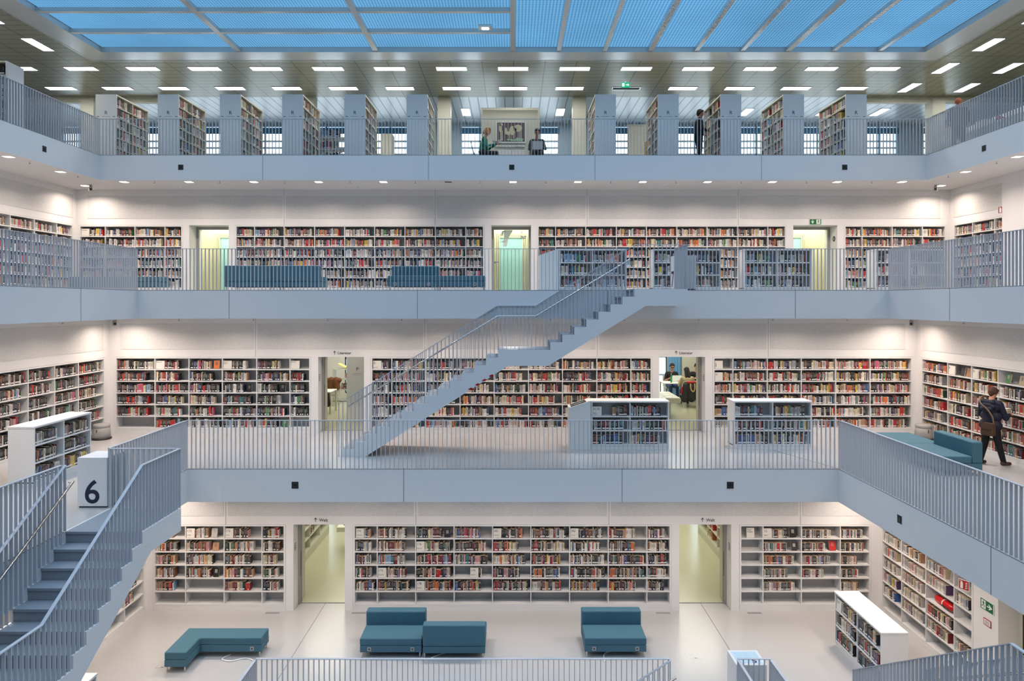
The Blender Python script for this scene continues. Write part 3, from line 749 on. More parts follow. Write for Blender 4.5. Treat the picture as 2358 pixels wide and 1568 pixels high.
bookcase('bookcase', 'long white bookcase in the right side wall behind the standing man', RS6, 6, (W[6], 0, Z[6]), -PI / 2, style='warm', fill=(.75, .96), display=.35, where='second gallery right side wall', empty={(1, 5), (3, 5), (4, 5)},
         cards={(1, 5): [C_([('4', .075)], 'cream card numbered four on the top shelf of the right side wall', w=.25)], (2, 5): [C_([('51', .075)], 'cream card numbered fifty one on the top shelf of the right side wall', w=.2)]})
mwr = Matrix.Translation((W[6], 0, Z[6])) @ Matrix.Rotation(-PI / 2, 4, 'Z')
for u, cn, bay in ((-17.30, 'charcoal', 'second'), (-17.08, 'tan', 'second'), (-15.72, 'green', 'fourth'), (-15.30, 'cream', 'fourth'), (-14.70, 'dark red', 'fifth'), (-14.35, 'white', 'fifth')):
    add_book(mwr, u, .06, .16 + 5 * .326 + .008, .15, .025, .22, cn, ('top shelf, %s bay of second gallery right side wall' % bay, 'face', 0), tilt=-.2)
bookcase('bookcase', 'white wall bookcase at left of the third gallery headed by a novels card', X7['l'], 7, (0, DW[7], Z[7]), 0, style='mixed', fill=(.82, .98), where='third gallery left wall case',
         cards={(0, 5): [C_([('Romane', .05)], 'cream card headed novels on the top shelf', w=.24)]})
bookcase('bookcase', 'long white wall bookcase behind the teal sofas of the third gallery', X7['cl'], 7, (0, DW[7], Z[7]), 0, style='mixed', fill=(.8, .98), where='third gallery wall case left of the glass door')
bookcase('bookcase', 'long white wall bookcase right of the glass door on the third gallery', X7['cr'], 7, (0, DW[7], Z[7]), 0, style='warm', fill=(.86, .98), where='third gallery wall case right of the glass door')
bookcase('bookcase', 'white wall bookcase beside the door under the green exit sign', X7['r'], 7, (0, DW[7], Z[7]), 0, style='warm', fill=(.86, .98), where='third gallery right wall case')
bookcase('bookcase', 'white bookcase in the left side wall of the third gallery', S7L, 7, (-W[7], 0, Z[7]), PI / 2, style='mixed', fill=(.8, .97), where='third gallery left side wall')
bookcase('bookcase', 'white bookcase in the right side wall of the third gallery', [-v for v in reversed(S7R)], 7, (W[7], 0, Z[7]), -PI / 2, style='mixed', fill=(.85, .97), where='third gallery right side wall')

# free-standing low cases, books on both long sides; local u along the case, local -y is its front
def lowcase(label, L, k, loc, rz, where, style='blue', cards={}, Hh=1.2, dp=.52, kiosk=False, back=True, mirror=False, fill=(.75, .97), skip=()):
    t = thing('low_bookcase', label, 'bookcase', loc, rz)
    bx('top', M['case'], t, -.01, L + .01, -.01, dp + .01, Hh - .035, Hh)
    for a in (0, L - .03): bx('end_panel', M['case'], t, a, a + .03, 0, dp, .08, Hh - .035)
    bx('plinth', M['case'], t, .0, L, .02, dp - .02, 0, .10)
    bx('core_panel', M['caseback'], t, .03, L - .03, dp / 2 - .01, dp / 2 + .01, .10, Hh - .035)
    zs = [.13, .48, .83]; h = .32
    for z in zs:
        bx('shelf', M['case'], t, .03, L - .03, .006, dp / 2 - .01, z - .03, z); 
        if back: bx('shelf', M['case'], t, .03, L - .03, dp / 2 + .01, dp - .006, z - .03, z)
    bx('divider', M['case'], t, L / 2 - .012, L / 2 + .012, .008, dp / 2 - .01, .13, Hh - .035)
    if back: bx('divider', M['case'], t, L / 2 - .012, L / 2 + .012, dp / 2 + .01, dp - .008, .13, Hh - .035)
    if kiosk:
        b = MB(); b.prism([(-.55, .0), (-.012, .0), (-.012, 1.2), (-.05, 1.2), (-.55, 1.03)], 0, dp, 'Y'); b.obj('catalogue_desk', M['case'], t)
        for y0, y1 in ((.05, .24), (.28, .47)):
            b = MB(); b.poly([(-.50, y0, 1.0505), (-.12, y0, 1.1797), (-.12, y1, 1.1797), (-.50, y1, 1.0505), (-.50, y0, 1.046), (-.12, y0, 1.175), (-.12, y1, 1.175), (-.50, y1, 1.046)],
                             [(0, 1, 2, 3), (7, 6, 5, 4), (0, 4, 5, 1), (1, 5, 6, 2), (2, 6, 7, 3), (3, 7, 4, 0)]); b.obj('screen', M['darkglass'], t)
    mw = Matrix.Translation(loc) @ Matrix.Rotation(rz, 4, 'Z')
    for i in range(2):
        a, b = (.03, L / 2 - .012) if i == 0 else (L / 2 + .012, L - .03)
        for r, z in enumerate(zs):
            lab = '%s shelf, %s half of %s' % (ORD[2 - r], ('second' if i == 0 else 'first') if mirror else ('first' if i == 0 else 'second'), where)
            st = None
            for cu in cards.get((i, r), ()): st = cu(mw, a, b, z)
            f = R.uniform(*fill) if st is None or st[1] is None else st[1]
            if (i, r) in skip: continue
            fill_row(mw, a, b, .03, z + .001, h, style, lab, f, .3, None if st is None else st[0], (.02, .045), (.2, .25), .19)
    return t
lowcase('low white bookcase standing at left of the second gallery', 1.81, 6, (-9.42, 13.43, Z[6]), PI / 2, 'low case at left', style='dark')
lowcase('low white bookcase with a sloped catalogue desk, under the far staircase', 1.93, 6, (1.94, 16.93, Z[6]), 0, 'low case with catalogue desk', style='blue', kiosk=True,
        cards={(0, 2): [C_([('31-35', .07), ('Technik', .025), ('Handwerk', .025)], 'cream card numbered thirty one to thirty five on a low bookcase', w=.22, fill=.93, gap=.27)]})
lowcase('low white bookcase standing alone before the right wall case of the second gallery', 1.93, 6, (5.48, 16.93, Z[6]), 0, 'low case before right wall', style='blue')
lowcase('low white bookcase standing diagonally seen on the lowest gallery floor', 1.91, 5, (7.15, 15.17, Z[5]), -PI / 2, 'low case on lowest floor', style='dark',
        cards={(0, 2): [C_([('133', .07)], 'cream card with a three digit number on the end of the low case', w=.2)]})
lowcase('low white bookcase of which only a corner shows below the left stair', 1.91, 5, (-7.2, 9.9, Z[5]), PI / 2, 'low case below left stair', style='dark')
lowcase('low white bookcase with a sloped desk behind the far stair railing', 1.93, 7, (1.30, 19.4, Z[7]), 0, 'third gallery low desk case', style='blue', kiosk=True)
lowcase('low white bookcase half hidden by the stair head of the third gallery', 1.93, 7, (3.97, 19.4, Z[7]), 0, 'third gallery case behind stair head', style='blue')
lowcase('low white bookcase in front of the exit door on the third gallery', 1.93, 7, (6.57, 19.4, Z[7]), 0, 'third gallery case before exit door', style='blue')
lowcase('low white bookcase behind the right corner of the third gallery railing', 1.93, 7, (10.3, 19.4, Z[7]), 0, 'third gallery right corner case', style='blue', fill=(.4, .7))

# tall double-sided shelf units of the top gallery with grey end panels lettered R
def tallshelf(label, x0, face, where, y0=20.5, L=1.8, letter='R', H=1.96, wd=.63, hidden=(), rows=6):
    t = thing('tall_bookcase', label, 'bookcase', (x0, y0, Z[8]))
    for nm, ya in (('end_panel', 0), ('end_panel', L - .03)): bx(nm, M['panelgrey'] if ya == 0 else M['cream'], t, 0, wd, ya, ya + .03, 0, H)
    bx('top', M['cream'], t, .0, wd, .03, L - .03, H - .04, H); bx('core_panel', M['cream'], t, wd / 2 - .015, wd / 2 + .015, .03, L - .03, .03, H - .04)
    pz = (H - .1) / rows
    for sd in (0, 1):
        xa, xb = (.01, wd / 2 - .015) if sd == 0 else (wd / 2 + .015, wd - .01)
        for r in range(rows): bx('shelf', M['cream'], t, xa, xb, .03, L - .03, .06 + r * pz - .03, .06 + r * pz)
        bx('divider', M['cream'], t, xa, xb, L / 2 - .012, L / 2 + .012, .06, H - .04)
    if letter:
        text(letter, .15, M['ink'], t, (wd / 2, -.002, 1.36), (PI / 2, 0, 0), align='CENTER')
        b = MB(); b.box(wd / 2 - .12, wd / 2 + .12, -.002, .001, 1.29, 1.296); b.box(.04, .11, -.002, .001, 1.285, 1.30); b.box(wd - .11, wd - .04, -.002, .001, 1.285, 1.30)
        b.obj('lettering', M['ink'], t)
    if face > 0: mw = Matrix.Translation((x0 + wd, y0, Z[8])) @ Matrix.Rotation(PI / 2, 4, 'Z')
    else: mw = Matrix.Translation((x0, y0 + L, Z[8])) @ Matrix.Rotation(-PI / 2, 4, 'Z')
    for i in range(2):
        a, b = (.03, L / 2 - .012) if i == 0 else (L / 2 + .012, L - .03)
        for r in range(rows):
            fill_row(mw, a, b, .03, .06 + r * pz + .001, pz - .03, 'warm' if R.random() < .5 else 'mixed', '%s shelf, bay %s of %s' % (ORD[rows - 1 - r], 'one' if i == 0 else 'two', where), R.uniform(.6, .95), 0, bookw=(.03, .06), hs=(.22, .27), depth=.22)
    return t
for i in range(6):
    tallshelf('tall cream bookcase with grey end lettered R, %s from the top gallery\'s left end' % ordn(i), -12.54 + 1.868 * i, 1, 'R shelf %s from left' % ordn(i))
for i in range(5):
    tallshelf('tall cream bookcase with grey end lettered R, %s to the right of the sheep picture' % ordn(i), 2.46 + 1.882 * i, -1, 'R shelf %s past picture' % ordn(i))
# one in the left wing turned the other way
t = thing('tall_bookcase', 'tall cream bookcase with a plain grey end at the far left of the top gallery', 'bookcase', (-15.0, 17.66, Z[8]))
bx('end_panel', M['panelgrey'], t, 1.87, 1.9, 0, .62, 0, 1.96); bx('end_panel', M['cream'], t, 0, .03, 0, .62, 0, 1.96); bx('top', M['cream'], t, .03, 1.87, 0, .62, 1.92, 1.96)
bx('core_panel', M['cream'], t, .03, 1.87, .295, .325, .03, 1.92)
for r in range(6): bx('shelf', M['cream'], t, .03, 1.87, .01, .295, .03 + r * .31, .06 + r * .31)
for r in range(6): fill_row(Matrix.Translation((-15.0, 17.66, Z[8])), .03, 1.87, .03, .061 + r * .31, .28, 'blue', '%s shelf of far left tall case' % ORD[5 - r], .95, 0, bookw=(.03, .06), hs=(.22, .26), depth=.22)
# lower cream cases further back on the top gallery
for lab, x, y, wd_, hh, let in (('low cream case lettered R behind the third tall shelf', -8.62, 25.4, .62, 1.15, 'R'), ('low cream case lettered R behind the person in black', 6.35, 24.9, .55, 1.0, 'R'), ('low cream case lettered R behind the fourth tall shelf past the picture', 10.05, 25.0, .60, 1.25, 'R')):
    t = thing('cream_case', lab, 'bookcase', (x, y, Z[8]))
    bx('body', M['cream'], t, 0, wd_, 0, .9, .03, hh, bevel=.004); bx('plinth', M['cream'], t, .02, wd_ - .02, .02, .88, 0, .03)
    for j in range(3): bx('shelf_opening', M['ink'], t, wd_ - .004, wd_ + .001, .08, .82, .15 + j * .3, .38 + j * .3)
    text(let, .13, M['ink'], t, (wd_ / 2, -.002, hh - .42), (PI / 2, 0, 0), align='CENTER')
# ------------------------------------------------------------------ rooms behind the door openings
RL = []    # room lamps, created with the other lights
def room(k, x0, x1, ya, yb, zt, win=None, wallm='yellow', floorm='yfloor', power=60):
    z = Z[k]
    mb = MB()
    mb.box(x0 - .1, x0, ya, yb + .1, z, z + zt); mb.box(x1, x1 + .1, ya, yb + .1, z, z + zt)
    if win:
        a, b, c, d = win
        mb.box(x0, a, yb, yb + .1, z, z + zt); mb.box(b, x1, yb, yb + .1, z, z + zt); mb.box(a, b, yb, yb + .1, z, c) if c > z + .01 else None; mb.box(a, b, yb, yb + .1, d, z + zt)
    else: mb.box(x0, x1, yb, yb + .1, z, z + zt)
    struct(mb, 'wall_room', M[wallm])
    mb = MB(); mb.box(x0, x1, ya, yb, z + zt, z + zt + .05); struct(mb, 'ceiling', M['soffit'])
    mb = MB(); mb.box(x0, x1, ya - .45, yb, z + .0005, z + .003); struct(mb, 'floor', M[floorm])
    if win:
        mb = MB(); n = max(1, int(round((win[1] - win[0]) / .8)))
        for i in range(n + 1):
            x = win[0] + (win[1] - win[0]) * i / n; mb.box(x - .03, x + .03, yb, yb + .08, win[2], win[3])
        for i in range(5):
            zz = win[2] + (win[3] - win[2]) * i / 4; mb.box(win[0], win[1], yb, yb + .08, zz - .03, zz + .03)
        o = struct(mb, 'window_%d' % (30 + k), M['bluegrey'])
        g = MB(); g.box(win[0], win[1], yb + .04, yb + .05, win[2], win[3]); g.obj('pane', M['glass'], o)
    RL.append(((x0 + x1) / 2, (ya + yb) / 2, z + zt - .03, min(x1 - x0, 3) * .8, (yb - ya) * .8, power))
room(5, -9.4, -1.2, 17.78, 26.6, 3.1, (-8.3, -6.95, Z[5] + .1, Z[5] + 2.8), power=150)
mb = MB(); mb.box(-9.4, -6.43, 17.78, 22.62, Z[5] + .004, Z[5] + 3.09); struct(mb, 'wall_room', M['yellow'])
room(5, 1.2, 9.4, 17.78, 26.6, 3.1, (6.9, 8.2, Z[5] + .1, Z[5] + 2.8), power=150)
mb = MB(); mb.box(6.46, 9.4, 17.78, 22.62, Z[5] + .004, Z[5] + 3.09); struct(mb, 'wall_room', M['yellow'])
room(6, -8.2, -2.6, 19.97, 27.0, 3.1, (-6.62, -5.9, Z[6] + .1, Z[6] + 2.8), wallm='wall', power=130)
room(6, 2.6, 9.2, 19.97, 27.0, 3.1, (5.1, 6.06, Z[6] + .1, Z[6] + 2.9), wallm='wall', power=130)
for x0, x1 in ((-11.3, -8.4), (-1.2, 1.1), (8.3, 11.3)): room(7, x0, x1, 22.49, 23.6, 2.9, power=62)
# white wall of the right Literatur room behind the readers
mb = MB(); mb.box(6.62, 9.2, 26.75, 26.95, Z[6], Z[6] + 3.1); struct(mb, 'wall_room', M['cream'])

t = thing('curtain', 'pale blue curtain hanging beside the bright window of the right Literatur room', 'curtain', (6.10, 26.8, Z[6]))
b = MB()
pts = [(i * .025, .03 * math.sin(i * 1.35)) for i in range(21)]
b.prism(pts + [(x, y + .012) for x, y in reversed(pts)], .03, 3.0, 'Z'); b.obj('fabric', mat('pale_blue_cloth', rgb(120, 175, 215), .8, noise=.1, nscale=4), t); bx('curtain_rail', M['alu'], t, -.02, .54, -.03, .05, 3.0, 3.04)
# door linings and leaves
def lining(k, x0, x1, side, n, label=None):
    """fire door leaf folded back against the jamb, with its frame"""
    z = Z[k]; s = 1 if side < 0 else -1; x = x0 if side < 0 else x1
    mb = MB(); y0 = DW[k] + .36
    mb.box(x, x + s * .05, y0, y0 + .06, z, z + CT); mb.box(x, x + s * .05, y0 + .12, y0 + .2, z, z + CT)
    o = struct(mb, 'trim_%d' % n, M['greyplastic'])
    t = MB(); t.box(x, x + s * .018, y0 + .22, y0 + .53, z + .01, z + CT - .02)
    d = struct(t, 'door_%d' % n, M['cream'])
    b = MB(); b.box(x + s * .016, x + s * .055, y0 + .06, y0 + .09, z + .7, z + 1.3); b.obj('pull_slot', M['ink'], d)
    # small notice printed on the jamb
    t = thing('jamb_notice', label, 'notice', (x + s * .002, DW[k] + .14, z + 1.45))
    b = MB()
    for i in range(4): b.box(-.001, .001, -.055, .055, i * .055, i * .055 + .012)
    for q in (-.055, 0, .05): b.box(-.001, .001, q, q + .006, 0, .17)
    b.obj('notice', M['ink'], t)
lining(5, -5.43, -4.16, -1, 1, 'small line-drawn notice inside the left Welt passage')
lining(5, 4.11, 5.39, 1, 2, 'small line-drawn notice inside the right Welt passage')
lining(6, -5.44, -4.16, -1, 3, 'small line-drawn notice inside the left Literatur passage')
lining(6, 4.08, 5.36, 1, 4, 'small line-drawn notice inside the right Literatur passage')
for k in (5, 6):
    for i, (a, b) in enumerate(DOORS[k]):
        mb = MB(); mb.box(a, b, DW[k] + .42, DW[k] + .44, Z[k] + .0005, Z[k] + .005); struct(mb, 'trim_%d' % (25 + i), M['seam'])

def wallword(k, x, word, label):
    t = thing('wall_sign', label, 'sign', (x, DW[k] - .003, Z[k] + 2.20))
    b = MB(); arrow(b, 0, 0, .10, -.002, .002); b.obj('arrow', M['ink'], t)
    text(word, .105, M['ink'], t, (.085, -.001, .005), (PI / 2, 0, 0), bold=.001)
wallword(5, -4.88, 'Welt', 'black arrow and the word Welt above the left yellow passage')
wallword(5, 4.68, 'Welt', 'black arrow and the word Welt above the right yellow passage')
wallword(6, -4.98, 'Literatur', 'black arrow and the word Literatur above the passage left of the stair')
wallword(6, 4.55, 'Literatur', 'black arrow and the word Literatur above the passage with seated readers')

# third gallery doors
def framed_door(n, x0, x1, kind):
    y = DW[7] + .5; z = Z[7]
    mb = MB(); mb.box(x0, x0 + .07, y, y + .07, z, z + CT); mb.box(x1 - .07, x1, y, y + .07, z, z + CT); mb.box(x0 + .07, x1 - .07, y, y + .07, z + CT - .09, z + CT)
    o = struct(mb, 'door_%d' % n, M['greyplastic'])
    # inner door of the lobby
    ix0, ix1 = {'left': (-10.24, -8.9), 'mid': (-.62, .48), 'right': (8.7, 10.08)}[kind]
    mb = MB(); yy = 23.52
    for q in (0, .06, .12): mb.box(ix0 + q, ix0 + q + .045, yy - .01 - q * .2, yy + .05, z, z + 2.08 - q); mb.box(ix1 - q - .045, ix1 - q, yy - .01 - q * .2, yy + .05, z, z + 2.08 - q); mb.box(ix0 + q + .045, ix1 - q - .045, yy - .01 - q * .2, yy + .05, z + 2.035 - q, z + 2.08 - q)
    d = struct(mb, 'door_%d' % (n + 10), M['yellow'])
    g = MB(); g.box(ix0 + .16, ix1 - .16, yy, yy + .03, z + .02, z + 1.92); g.obj('pane', mat('aqua_frosted_glass', rgb(178, 228, 228), .25), d)
    return o
framed_door(5, -10.24, -8.99, 'left')
d = framed_door(6, -.69, .57, 'mid')
g = MB(); g.box(-.62, .50, DW[7] + .525, DW[7] + .535, Z[7] + .01, Z[7] + CT - .09); g.obj('pane', M['glass'], d)
g = MB(); g.box(-.60, -.56, DW[7] + .48, DW[7] + .52, Z[7] + .95, Z[7] + 1.01); g.box(-.60, -.47, DW[7] + .46, DW[7] + .48, Z[7] + .98, Z[7] + 1.0); g.obj('handle', M['steel'], d)
# white film map on the pane
g = MB(); yv = DW[7] + .522
g.prism([(-.30, Z[7] + 2.03), (-.02, Z[7] + 2.03), (-.02, Z[7] + 1.98), (-.07, Z[7] + 1.92), (-.10, Z[7] + 1.86), (-.13, Z[7] + 1.80), (-.21, Z[7] + 1.50), (-.33, Z[7] + 1.50), (-.31, Z[7] + 1.72), (-.29, Z[7] + 1.8)], yv, yv + .001)
for i in range(26):
    x = R.choice((-1, 1)) * R.uniform(.25, .42) - .03; zz = Z[7] + R.uniform(1.62, 2.02)
    if -.34 < x < -.02: continue
    g.box(x, x + R.uniform(.02, .12), yv - .0002 - i * .0001, yv, zz, zz + R.uniform(.01, .05))
g.obj('film_shape', M['film'], d)
text('FORTSCHRITT', .105, mat('grey_film_letters', (.42, .52, .52, 1)), d, (-.06, DW[7] + .521, Z[7] + 1.33), (PI / 2, 0, 0), align='CENTER')
framed_door(7, 8.86, 10.25, 'right')
t = thing('door_closer', 'slim grey door closer arm above the blue pane of the right lobby', 'door closer', (8.9, 23.40, Z[7] + 1.98))
bx('arm', M['greyplastic'], t, 0, .5, 0, .05, 0, .04)

# exit and fire signs
def runner(mb, x, z, s, y0, y1, mi=0):
    P = lambda *q: [(x + a * s, z + b * s) for a, b in q]
    for poly in (P((-.05, .34), (.05, .34), (.05, .44), (-.05, .44)), P((-.10, .0), (.04, .02), (.10, .30), (-.04, .32)), P((-.04, .02), (-.16, -.18), (-.30, -.16), (-.30, -.22), (-.13, -.25), (.03, -.02)),
                 P((.0, .02), (.10, -.14), (.06, -.36), (.13, -.36), (.18, -.12), (.06, .04)), P((-.04, .30), (-.22, .16), (-.18, .12), (-.02, .24)), P((.08, .30), (.24, .16), (.20, .11), (.04, .24))):
        mb.prism(poly, y0, y1, 'Y', mi)
def exitsign(label, loc, rz, w, h, arrowdir, runside):
    t = thing('exit_sign', label, 'sign', loc, rz)
    b = MB(); b.box(-w / 2 - .012, w / 2 + .012, -.012, .0, -h / 2 - .012, h / 2 + .012); b.obj('border', M['white'], t)
    bx('plate', M['green'], t, -w / 2, w / 2, -.016, -.010, -h / 2, h / 2)
    b = MB(); q = runside * w * .25; b.box(q - w * .17, q + w * .17, -.0185, -.016, -h * .42, h * .42); b.obj('panel', M['white'], t)
    b = MB(); runner(b, q, 0, h * .9, -.021, -.0185); b.obj('running_figure', M['green'], t)
    b = MB(); a = -runside * w * .25; s = h * .42
    pts = [(-.12, .9), (.12, .9), (.12, -.05), (.6, .45), (.6, .1), (0, -.9), (-.6, .1), (-.6, .45), (-.12, -.05)]
    if arrowdir == 'right': pts = [(-z_, x_) for x_, z_ in pts]
    b.prism([(a + x_ * s, z_ * s) for x_, z_ in pts], -.021, -.016); b.obj('arrow', M['white'], t)
exitsign('green exit sign with a down arrow above the third gallery door', (9.55, DW[7] - .005, Z[7] + 2.235), 0, .36, .165, 'down', 1)
exitsign('green exit sign with a right arrow on the wall beside the lowest side door', (W[5] - .005, 13.03, Z[5] + 1.82), -PI / 2, .34, .19, 'right', -1)
def firesign(label, loc, rz):
    t = thing('fire_extinguisher_sign', label, 'sign', loc, rz)
    bx('border', M['white'], t, -.10, .10, -.012, 0, -.10, .10); bx('plate', M['red'], t, -.09, .09, -.015, -.010, -.09, .09)
    b = MB(); b.box(-.065, -.015, -.018, -.015, -.075, .035); b.prism([(-.065, .035), (-.015, .035), (-.03, .06), (-.05, .06)], -.018, -.015); b.box(-.075, -.03, -.018, -.015, .062, .072)
    for i in range(4): b.prism([(.02 + .008 * i, -.07 + .035 * i), (.065, -.055 + .035 * i), (.075, -.03 + .035 * i), (.06, -.045 + .035 * i), (.03, -.05 + .035 * i)], -.018, -.015)
    b.obj('pictogram', M['white'], t)
firesign('red fire extinguisher sign on the lowest side wall case', (W[5] - .06, 13.62, Z[5] + 1.98), -PI / 2 + .5)
firesign('red fire extinguisher sign at the end of the third gallery side case', (W[7] - .10, 19.12, Z[7] + 2.28), -PI / 2 + .6)
t = thing('notice_plate', 'white notice plate with a red border below the lowest exit sign', 'sign', (W[5] - .004, 13.03, Z[5] + 1.50), -PI / 2)
bx('border', M['red'], t, -.10, .10, -.008, 0, -.065, .065); bx('plate', M['paper'], t, -.085, .085, -.010, -.004, -.05, .05)
b = MB()
for i in range(4): b.box(-.06, .06, -.0115, -.010, -.035 + i * .02, -.029 + i * .02)
b.obj('lettering', M['ink'], t)
t = thing('round_sign', 'small round dark sign inside the reveal of the exit door', 'sign', (10.25 - .004, DW[7] + .22, Z[7] + 1.72), -PI / 2)
b = MB(); b.lathe([(.085, -.004), (.09, 0), (.085, .004)], 0, 0, 0, 20); o = b.obj('disc', M['ink'], t); o.rotation_euler = (PI / 2, 0, 0)
text('G', .1, M['white'], t, (0, -.006, -.035), (PI / 2, 0, 0), align='CENTER')
# side door on the lowest right wall
mb = MB(); mb.box(W[5] + .42, W[5] + .46, 11.4, 12.75, Z[5], Z[5] + CT); o = struct(mb, 'door_9', M['yellow'])
b = MB(); b.box(W[5] + .405, W[5] + .425, 12.60, 12.68, Z[5], Z[5] + CT); b.box(W[5] + .41, W[5] + .42, 12.0, 12.01, Z[5], Z[5] + CT); b.obj('frame', M['ink'], o)
mb = MB(); mb.box(-W[5] - .46, -W[5] - .42, 11.3, 12.6, Z[5], Z[5] + CT); struct(mb, 'door_10', M['yellow'])
t = thing('push_button', 'small red and black push button plate beside the lowest side door', 'switch', (W[5] + .30, 12.749, Z[5] + 1.05))
bx('plate', M['ink'], t, -.03, .03, -.012, 0, -.08, .08); bx('button', M['redgloss'], t, -.02, .02, -.018, -.012, .01, .06)

# ------------------------------------------------------------------ seating
def socket(parent, x, z, y):
    o = bx('socket_plate', M['greyplastic'], parent, x - .042, x + .042, y - .004, y + .004, z - .042, z + .042)
    b = MB(); b.lathe([(.018, 0), (.018, .003)], 0, 0, 0, 14); q = b.obj('socket', M['black'], o); q.location = (x, y - .004, z); q.rotation_euler = (PI / 2, 0, 0)
def sofa(label, loc, rz, w=1.32, back=True, sockets=(.2, .8), dp=.62, sy=0):
    """faces local -y; origin at the front left foot"""
    t = thing('sofa' if back else 'bench', label, 'sofa' if back else 'bench', loc, rz)
    D_ = dp + (.22 if back else 0)
    bx('base', M['sofabase'], t, 0, w, .0, D_, .12, .265, bevel=.008)
    bx('seat_cushion', M['sofa'], t, -.004, w + .004, -.006, dp, .267, .42, bevel=.022)
    if back: bx('backrest', M['sofa'], t, -.004, w + .004, dp + .003, dp + .23, .267, .72, bevel=.028)
    for x in (.03, w - .05):
        for y in (.02, D_ - .04): bx('leg', M['steel'], t, x, x + .022, y, y + .022, 0, .12)
    for s in sockets: socket(t, w * s, .19, -.0)
    return t
sofa('teal sofa facing the viewer on the lowest floor, joined to one turned away', (-3.28, 14.62, Z[5]), 0, sockets=(.15, .85))
sofa('teal sofa turned with its back to the viewer on the lowest floor', (-.60, 15.42, Z[5]), PI, w=1.33)
sofa('teal sofa standing alone on the lowest floor, right of the sofa turned away', (1.54, 14.64, Z[5]), 0, sockets=(.15, .85))
t = thing('corner_bench', 'L-shaped teal bench without back on the lowest floor', 'bench', (-7.17, 14.03, Z[5]))
Lp = [(0, 0), (.45, 0), (.45, .61), (1.77, .61), (1.77, 1.07), (0, 1.07)]
b = MB(); b.prism(Lp, .12, .265, 'Z'); b.obj('base', M['sofabase'], t, bevel=.008)
b = MB(); b.prism(Lp, .267, .42, 'Z'); b.obj('seat_cushion', M['sofa'], t, bevel=.02)
for x, y in ((.03, .02), (.4, .02), (.03, 1.02), (1.72, .63), (1.72, 1.02)): bx('leg', M['steel'], t, x, x + .022, y, y + .022, 0, .12)
socket(t, 1.57, .19, .61)
def cable(label, pts, cat='cable'):
    b = MB(); b.tube(pts, .013, 8); o = b.obj('power_cable', M['paper'], smooth=True); tag(o, label, cat)
def curve_pts(pl, n=6):
    out = []
    for i in range(len(pl) - 1):
        p0, p1, p2, p3 = (Vector(pl[max(i - 1, 0)]), Vector(pl[i]), Vector(pl[i + 1]), Vector(pl[min(i + 2, len(pl) - 1)]))
        for j in range(n):
            s = j / n; out.append(.5 * ((2 * p1) + (-p0 + p2) * s + (2 * p0 - 5 * p1 + 4 * p2 - p3) * s * s + (-p0 + 3 * p1 - 3 * p2 + p3) * s ** 3))
    out.append(Vector(pl[-1])); return out
fz = Z[5] + .014
cable('white cable curling on the floor under the L-shaped bench', curve_pts([(-6.1, 14.75, fz), (-6.2, 14.55, fz), (-5.98, 14.47, fz), (-5.75, 14.58, fz), (-5.55, 14.52, fz), (-5.4, 14.36, fz)]))
cable('white cable hanging under the sofa that stands alone', curve_pts([(2.25, 14.9, fz), (2.05, 14.85, fz), (1.95, 14.7, fz), (1.95, 14.45, fz)]))
cable('white cable under the sofa turned away from the viewer', curve_pts([(-1.2, 14.9, fz), (-1.5, 14.8, fz), (-1.75, 14.6, fz)]))
# third gallery seats, second gallery seats
sofa('long teal sofa seen from behind on the third gallery, left half', (-6.77, 20.0, Z[7]), PI, w=1.33, sockets=())
sofa('long teal sofa seen from behind on the third gallery, right half', (-5.43, 20.0, Z[7]), PI, w=1.33, sockets=())
sofa('teal sofa facing the viewer on the third gallery', (-3.44, 18.75, Z[7]), 0, w=1.32, sockets=(.15, .85))
sofa('low teal bench joined to the facing sofa on the third gallery', (-2.1, 18.75, Z[7]), 0, w=1.32, back=False, sockets=(.8,))
sofa('low teal bench at left of the third gallery behind the railing corner', (-11.35, 19.3, Z[7]), 0, w=1.32, back=False, sockets=(.3,))
sofa('low teal bench near the left corner column of the third gallery', (-12.75, 19.6, Z[7]), 0, w=1.3, back=False, sockets=())
sofa('teal sofa with back to the side wall beside the standing man', (9.0, 15.63, Z[6]), -PI / 2, sockets=(), w=1.32)
sofa('long flat teal bench joined to the sofa beside the standing man', (9.0, 16.98, Z[6]), -PI / 2, w=1.33, back=False, sockets=(), dp=.84)

# round step stools
def stool(label, x, y, k):
    t = thing('step_stool', label, 'step stool', (x, y, Z[k]))
    b = MB(); b.lathe([(.24, 0), (.245, .03), (.225, .05)], 0, 0, 0, 28); b.obj('rubber_rim', M['black'], t, smooth=True)
    b = MB(); b.lathe([(.222, .05), (.212, .15), (.218, .165), (.205, .30), (.19, .315)], 0, 0, 0, 28); b.obj('body', M['greyplastic'], t, smooth=True)
    b = MB(); b.lathe([(.19, .315), (.205, .33), (.205, .385), (.19, .40), (.05, .405)], 0, 0, 0, 28); b.obj('top_step', M['greyplastic'], t, smooth=True)
    bx('grip_slot', M['ink'], t, -.015, .0, -.2205, -.19, .2, .28)
stool('round grey step stool in the left corner of the second gallery', -11.0, 18.25, 6)
stool('round grey step stool in the right corner of the second gallery', 10.95, 18.2, 6)

